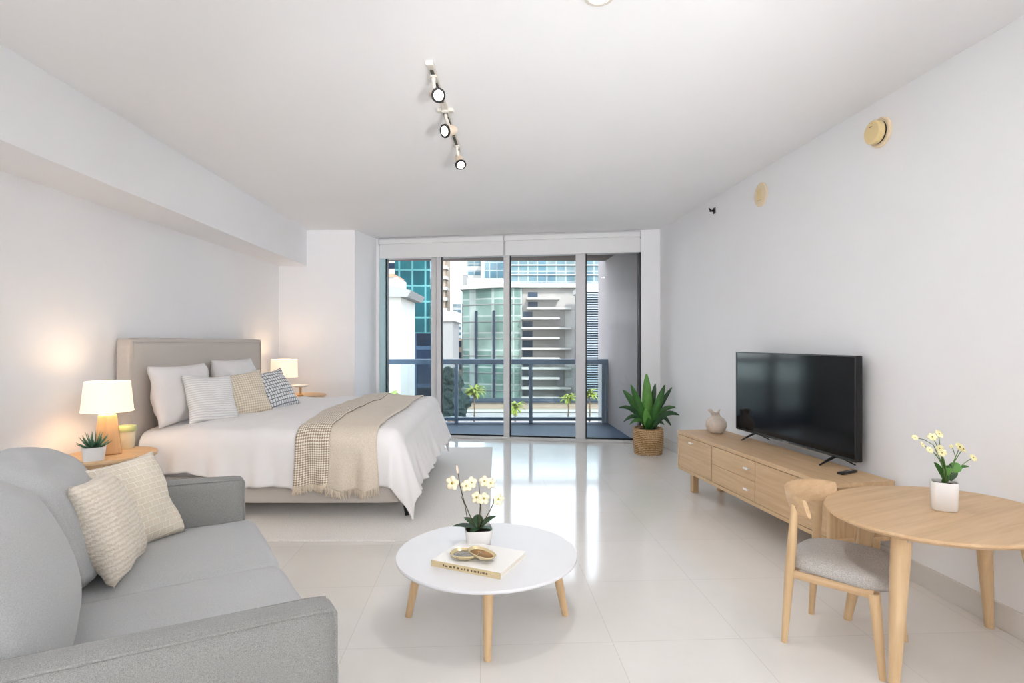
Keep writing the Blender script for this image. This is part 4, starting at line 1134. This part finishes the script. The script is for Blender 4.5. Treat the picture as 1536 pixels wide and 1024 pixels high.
M['dark_glass'] = plain('dark_window_band', (46, 59, 74), 0.3, 0.08)
M['shop_glass'] = plain('shop_glass', (90, 98, 94), 0.2, 0.5, var=0.35, nscale=0.9)
M['louvre'] = plain('louvre_slats', (114, 122, 130), 0.6, 0.3)
M['louvre_dark'] = plain('louvre_gap', (35, 45, 58), 0.7, 0.2)
M['roof_red'] = plain('terracotta_roof', (165, 112, 93), 0.8, 0.2)
M['concrete'] = plain('pale_concrete', (142, 139, 136), 0.85, 0.15, var=0.10, nscale=0.12)
M['asphalt'] = plain('street_asphalt', (134, 134, 133), 0.9, 0.1, var=0.05, nscale=0.1)
M['palm'] = plain('palm_frond', (112, 122, 44), 0.6, 0.3, var=0.2, nscale=1.5)
M['trunk'] = plain('palm_trunk', (96, 80, 64), 0.9, 0.1)
M['tree'] = plain('tree_foliage', (22, 35, 34), 0.8, 0.2, var=0.4, nscale=0.9)

GZ = -24.0
gr = bm_new(); add_box(gr, -260, 260, 14, 620, GZ - 1, GZ)
struct('street_ground', gr, M['asphalt'])

def span(px0, px1, d): return (px0 - CX) * d / F_PX, (px1 - CX) * d / F_PX
def zz_(py, d): return HC - (py - CY) * d / F_PX

def block(name, label, px0, px1, pyt, d, depth, mat, bands=0, band_mat=None, floor_h=3.4, parapet=None, zbot=GZ, ztop=None, extra=None):
    """a building standing on the street: body, a window band per floor, parapet"""
    x0, x1 = span(px0, px1, d); zt = zz_(pyt, d) if ztop is None else ztop
    t = thing(name, label, 'building', ((x0 + x1) / 2, d, zbot), 0, 'buildings across the street')
    w = (x1 - x0) / 2; H = zt - zbot
    obj('wall', box(-w, w, 0, depth, 0, H), mat, t)
    if bands:
        z = H - floor_h
        for k in range(bands):
            if z < .5: break
            bb2 = bm_new(); add_box(bb2, -w + .25, w - .25, -.12, .02, z + floor_h * .30, z + floor_h * .82)
            add_box(bb2, w - .02, w + .12, .6, depth - .6, z + floor_h * .30, z + floor_h * .82)
            obj('window_band', bb2, band_mat or M['dark_glass'], t); z -= floor_h
    if parapet: obj('parapet', box(-w - .5, w + .5, -.5, depth + .5, H, H + parapet[0]), parapet[1], t)
    return t, w, H

# white tower with slanted grey cap, left panel
t, w, H = block('apartment_tower', 'white tower with slanted grey cap seen through the leftmost glass panel', 560, 601, 446, 62, 9, M['bw_white'], 0)
for k in range(10):
    sl = bm_new(); add_box(sl, w - 1.9, w - 1.45, -.05, .05, k * 2.7, k * 2.7 + 1.8); obj('window_slit', sl, M['bw_grey'], t)
cap = bm_new()
cp = [(-w, -.8, H), (w + .9, -.8, H), (w + .9, 9, H), (-w, 9, H)]; cq = [(-w, -.8, H + 1.7), (w + 1.3, -.8, H + .7), (w + 1.3, 9, H + .7), (-w, 9, H + 1.7)]
lo_ = [cap.verts.new(q) for q in cp]; hi_ = [cap.verts.new(q) for q in cq]
for i in range(4): cap.faces.new((lo_[i], lo_[(i + 1) % 4], hi_[(i + 1) % 4], hi_[i]))
cap.faces.new(list(reversed(lo_))); cap.faces.new(hi_)
obj('slanted_cap', cap, M['bw_grey'], t)
obj('roof_room', box(-w, w - .7, 1.5, 7, H + .6, H + 2.4), M['bw_white'], t)
obj('roof_tiles', box(-w, w - 1.0, 1.2, 7.2, H + 2.4, H + 2.75), M['roof_red'], t)

# teal tower
block('office_tower', 'dark teal glass tower filling the right of the leftmost glass panel', 592, 645, 300, 120, 22, M['teal_glass'], zbot=zz_(500, 120))
block('office_podium', 'dark navy glass block below the teal tower', 598, 646, 500, 118, 24, M['navy_glass'])
t, w, H = block('apartment_block', 'distant dark and white striped building at the top of the leftmost panel', 556, 601, 360, 190, 20, M['bw_white'], 14, M['navy_glass'], 3.6)
# slim balconied tower
t, w, H = block('apartment_tower', 'slim white balconied tower beside the strip of blue sky', 640, 668, 372, 170, 14, M['bw_beige'], 0)
for k in range(26):
    obj('balcony', box(-w, w + .7, -1.0, 4, H - 3.2 * (k + 1), H - 3.2 * (k + 1) + .9), M['bw_white'], t)
block('low_block', 'low white block with parapet at the left of the second glass panel', 656, 679, 482, 88, 10, M['bw_grey'], 0, parapet=(1.6, M['bw_white']))
block('distant_tower', 'pale blue striped tower far behind the gap between the buildings', 679, 692, 455, 300, 20, M['bw_white'], 40, M['blue_glass'], 3.0)
block('distant_block', 'peach low building far down the street between the towers', 676, 693, 508, 200, 20, M['bw_beige'], 3, M['dark_glass'], 4.0)
block('distant_tower', 'white and blue tower above the curved building parapet, second panel', 700, 722, 376, 260, 20, M['bw_white'], 22, M['blue_glass'], 4.2)
block('distant_tower', 'blue glass tower above the curved building, beside the middle mullion', 726, 765, 352, 230, 20, M['blue_glass'])

# the curved glass building with balconies
MD = 150.0
t = thing('apartment_building', 'large building opposite with curved green glass front and white balconies', 'building', (0, MD, GZ), 0, 'buildings across the street')
def mx_(px): return (px - CX) * MD / F_PX
ztop = zz_(432, MD) - GZ
gl = bm_new(); outl = []
for i in range(17):
    u = i / 16; outl.append((mx_(691) + (mx_(783) - mx_(691)) * u, 6.0 * (1 - u) ** 1.6 - 1.5 * sin(pi * u)))
add_prism(gl, outl + [(mx_(783), 26), (mx_(691), 26)], 0, ztop)
obj('glass_front', gl, M['green_glass'], t)
for k in range(12):
    z = ztop - 4.6 * (k + 1) + .2
    if z < 2: break
    fl = bm_new(); add_prism(fl, [(x, y - .25) for x, y in outl] + [(mx_(783), 2), (mx_(691), 10)], z, z + .22)
    obj('floor_slab', fl, M['bw_grey'], t)
for px in (713.5, 741):
    u = (px - 691) / 92; y = 6.0 * (1 - u) ** 1.6 - 1.5 * sin(pi * u)
    obj('service_strip', box(mx_(px) - .35, mx_(px) + .35, y - .4, y + 1, 0, ztop - 6), M['louvre_dark'], t)
obj('concrete_wall', box(mx_(772), mx_(866), 1.0, 26, 0, ztop), M['concrete'], t)
obj('white_wall', add_prism(bm_new(), [(mx_(848), .2), (mx_(866), -2.2), (mx_(866), 3), (mx_(848), 3)], 0, ztop - 6), M['bw_white'], t)
for k in range(12):
    z = zz_(447.5 + 14.6 * k, MD) - GZ
    x1 = mx_(855 if k % 2 else 838); x0 = mx_(782 if k > 1 else 790)
    bl = obj('balcony', box(x0, x1, -3.4, 1.1, z - .55, z), M['bw_white'], t)
    ROOTM[bl] = ROOTM[t]
    obj('balcony_window', box(x0 + .4, x0 + 3.0, .85, 1.05, z, z + 1.7), M['dark_glass'], t)
rf = bm_new(); add_prism(rf, [(x - .8 if i == 0 else x, y - 1.2) for i, (x, y) in enumerate(outl)] + [(mx_(900), -1.2), (mx_(900), 26), (mx_(690), 26)], ztop, ztop + 1.1)
obj('roof_slab', rf, M['bw_white'], t)
obj('penthouse_wall', box(mx_(694), mx_(757), 9, 24, ztop + 1.1, ztop + 3.6), M['bw_white'], t)
obj('stair_tower', box(mx_(689.5), mx_(697), 7, 12, 0, ztop + 4.5), M['bw_grey'], t)
# upper glazed tower behind
t2, w, H = block('glass_tower', 'glazed tower with white floor bands rising above the balconied building', 764, 905, 340, 178, 20, M['blue_glass'], 0)
for k in range(16):
    obj('floor_band', box(-w - .3, w + .3, -.5, .3, H - 3.1 * (k + 1), H - 3.1 * (k + 1) + .32), M['bw_white'], t2)
# louvred car park, right panel
t3, w, H = block('car_park', 'blue-grey louvred car park seen through the rightmost glass panel', 870, 930, 438, 135, 11, M['louvre_dark'], 0, parapet=(1.2, M['bw_white']))
for k in range(56):
    sl = bm_new(); add_box(sl, -w, w, -.5, .05, H - .58 * (k + 1), H - .58 * (k + 1) + .24)
    if H - .58 * (k + 1) < 8: sl.free(); break
    obj('louvre', sl, M['louvre'], t3)
# podium and its trees
t4, w, H = block('podium', 'long beige podium along the foot of the balconied building', 688, 905, 603, 112, 5, M['bw_beige'], 0)
obj('roof_edge', box(-w - .4, w + .4, -.6, 5, H, H + .35), M['louvre_dark'], t4)
obj('canopy', box(-w - .3, w + .3, -1.6, .1, H - 1.75, H - 1.35), M['bw_white'], t4)
random.seed(5); x = -w + .6; 
while x < w - 2.6:
    ww = random.uniform(1.2, 2.8)
    obj('shop_window', box(x, x + ww, -.12, .1, H - 3.7, H - 1.8), M['shop_glass'], t4); x += ww + random.uniform(.3, .9)
tn = bm_new(); add_box(tn, -16, 22, 78, 111, GZ, zz_(640, 92)); 
struct('terrace_ground', tn, M['concrete'])

random.seed(21)
def palm_tree(px, pyc, d, label, rcr=1.9, zb=None):
    c = ray(px, pyc, d); zb = zz_(640, 92) if zb is None else zb
    t = thing('palm_tree', label, 'tree', (c.x, d, zb), 0, 'palms on the terrace opposite')
    H = c.z - zb
    obj('trunk', tube([(0, 0, 0), (.1, 0, H * .5), (0, 0, H)], [.16, .12, .12], 8), M['trunk'], t, smooth=True)
    fr = bm_new()
    for k in range(36):
        a = random.uniform(0, 2 * pi); el = random.uniform(-.1, 1.3)
        leaf_bm(fr, (0, 0, H), a, el, rcr * 1.25 * random.uniform(.75, 1.15), .5, 2.6, n=6, fold=-.5, tip=.8)
    obj('fronds', fr, M['palm'], t)
palm_tree(711, 588, 92, 'bright palm tree in the middle of the second glass panel')
palm_tree(772, 612, 88, 'palm tree just right of the middle mullion', 1.8)
palm_tree(852, 598, 100, 'palm tree left of the thick mullion with the handle', 1.6)
palm_tree(884, 592, 96, 'palm tree in the rightmost glass panel', 1.7)
palm_tree(586, 597, 58, 'palm tree at the foot of the white tower in the leftmost panel', 1.3, zz_(670, 58))
def leafy_tree(px, py, d, r, label, zb):
    c = ray(px, py, d); t = thing('leafy_tree', label, 'tree', (c.x, d, zb), 0, 'dark street trees')
    obj('trunk', tube([(0, 0, 0), (0, 0, c.z - zb)], [.3, .2], 8), M['trunk'], t, smooth=True)
    fb_ = bm_new(); bmesh.ops.create_icosphere(fb_, subdivisions=4, radius=r)
    for q in fb_.verts:
        n_ = q.co.normalized(); q.co *= 1 + .35 * noise.noise(n_ * 2.3 + Vector((px, 0, 0))) + .22 * noise.noise(n_ * 7 + Vector((px, 3, 0))) + .1 * noise.noise(n_ * 17)
        q.co.z += c.z - zb
    obj('crown', fb_, M['tree'], t)
leafy_tree(674, 572, 66, 1.5, 'dark tree behind the railing at the left of the second glass panel', GZ)
leafy_tree(681, 606, 62, 1.6, 'dark lower tree behind the railing post beside the bed', GZ)

# ------------------------------------------------------------------ light: sky, sun
w_ = bpy.data.worlds.new('World'); scene.world = w_; w_.use_nodes = True
nt = w_.node_tree; bg = nt.nodes['Background']
sky = nt.nodes.new('ShaderNodeTexSky'); sky.sky_type = 'HOSEK_WILKIE'; sky.turbidity = 3.2; sky.ground_albedo = .4
sky.sun_direction = Vector((.26, -.80, .54)).normalized()
hz = N(nt, 'ShaderNodeMix'); hz.data_type = 'RGBA'; hz.inputs['Factor'].default_value = .6; hz.inputs['B'].default_value = (.31, .32, .335, 1)
nt.links.new(sky.outputs['Color'], hz.inputs['A']); nt.links.new(hz.outputs['Result'], bg.inputs['Color']); bg.inputs['Strength'].default_value = 12.5
sun = bpy.data.lights.new('sun', 'SUN'); sun.energy = 3.0; sun.angle = R(1.0); sun.color = (1, .96, .90)
so = bpy.data.objects.new('sun', sun); COL.objects.link(so)
so.rotation_euler = (-Vector((.26, -.80, .54))).to_track_quat('-Z', 'Y').to_euler()

# ------------------------------------------------------------------ camera and view
cam = bpy.data.cameras.new('camera'); co = bpy.data.objects.new('camera', cam); COL.objects.link(co)
cam.sensor_width = 36.0; cam.sensor_fit = 'HORIZONTAL'; cam.lens = F_PX / 1536 * 36.0
co.location = (0, 0, HC); co.rotation_euler = (pi / 2, 0, 0); cam.clip_start = .05; cam.clip_end = 2000
scene.camera = co
vs = scene.view_settings
scene.display_settings.display_device = 'sRGB'
vs.view_transform = 'Standard'; vs.look = 'None'; vs.gamma = 1.0; vs.use_curve_mapping = False; vs.exposure = 0.66
cy = scene.cycles
cy.use_denoising = True
cy.max_bounces = 14; cy.diffuse_bounces = 8; cy.glossy_bounces = 6; cy.transmission_bounces = 8; cy.transparent_max_bounces = 24
cy.sample_clamp_indirect = 8.0; cy.caustics_reflective = False; cy.caustics_refractive = False
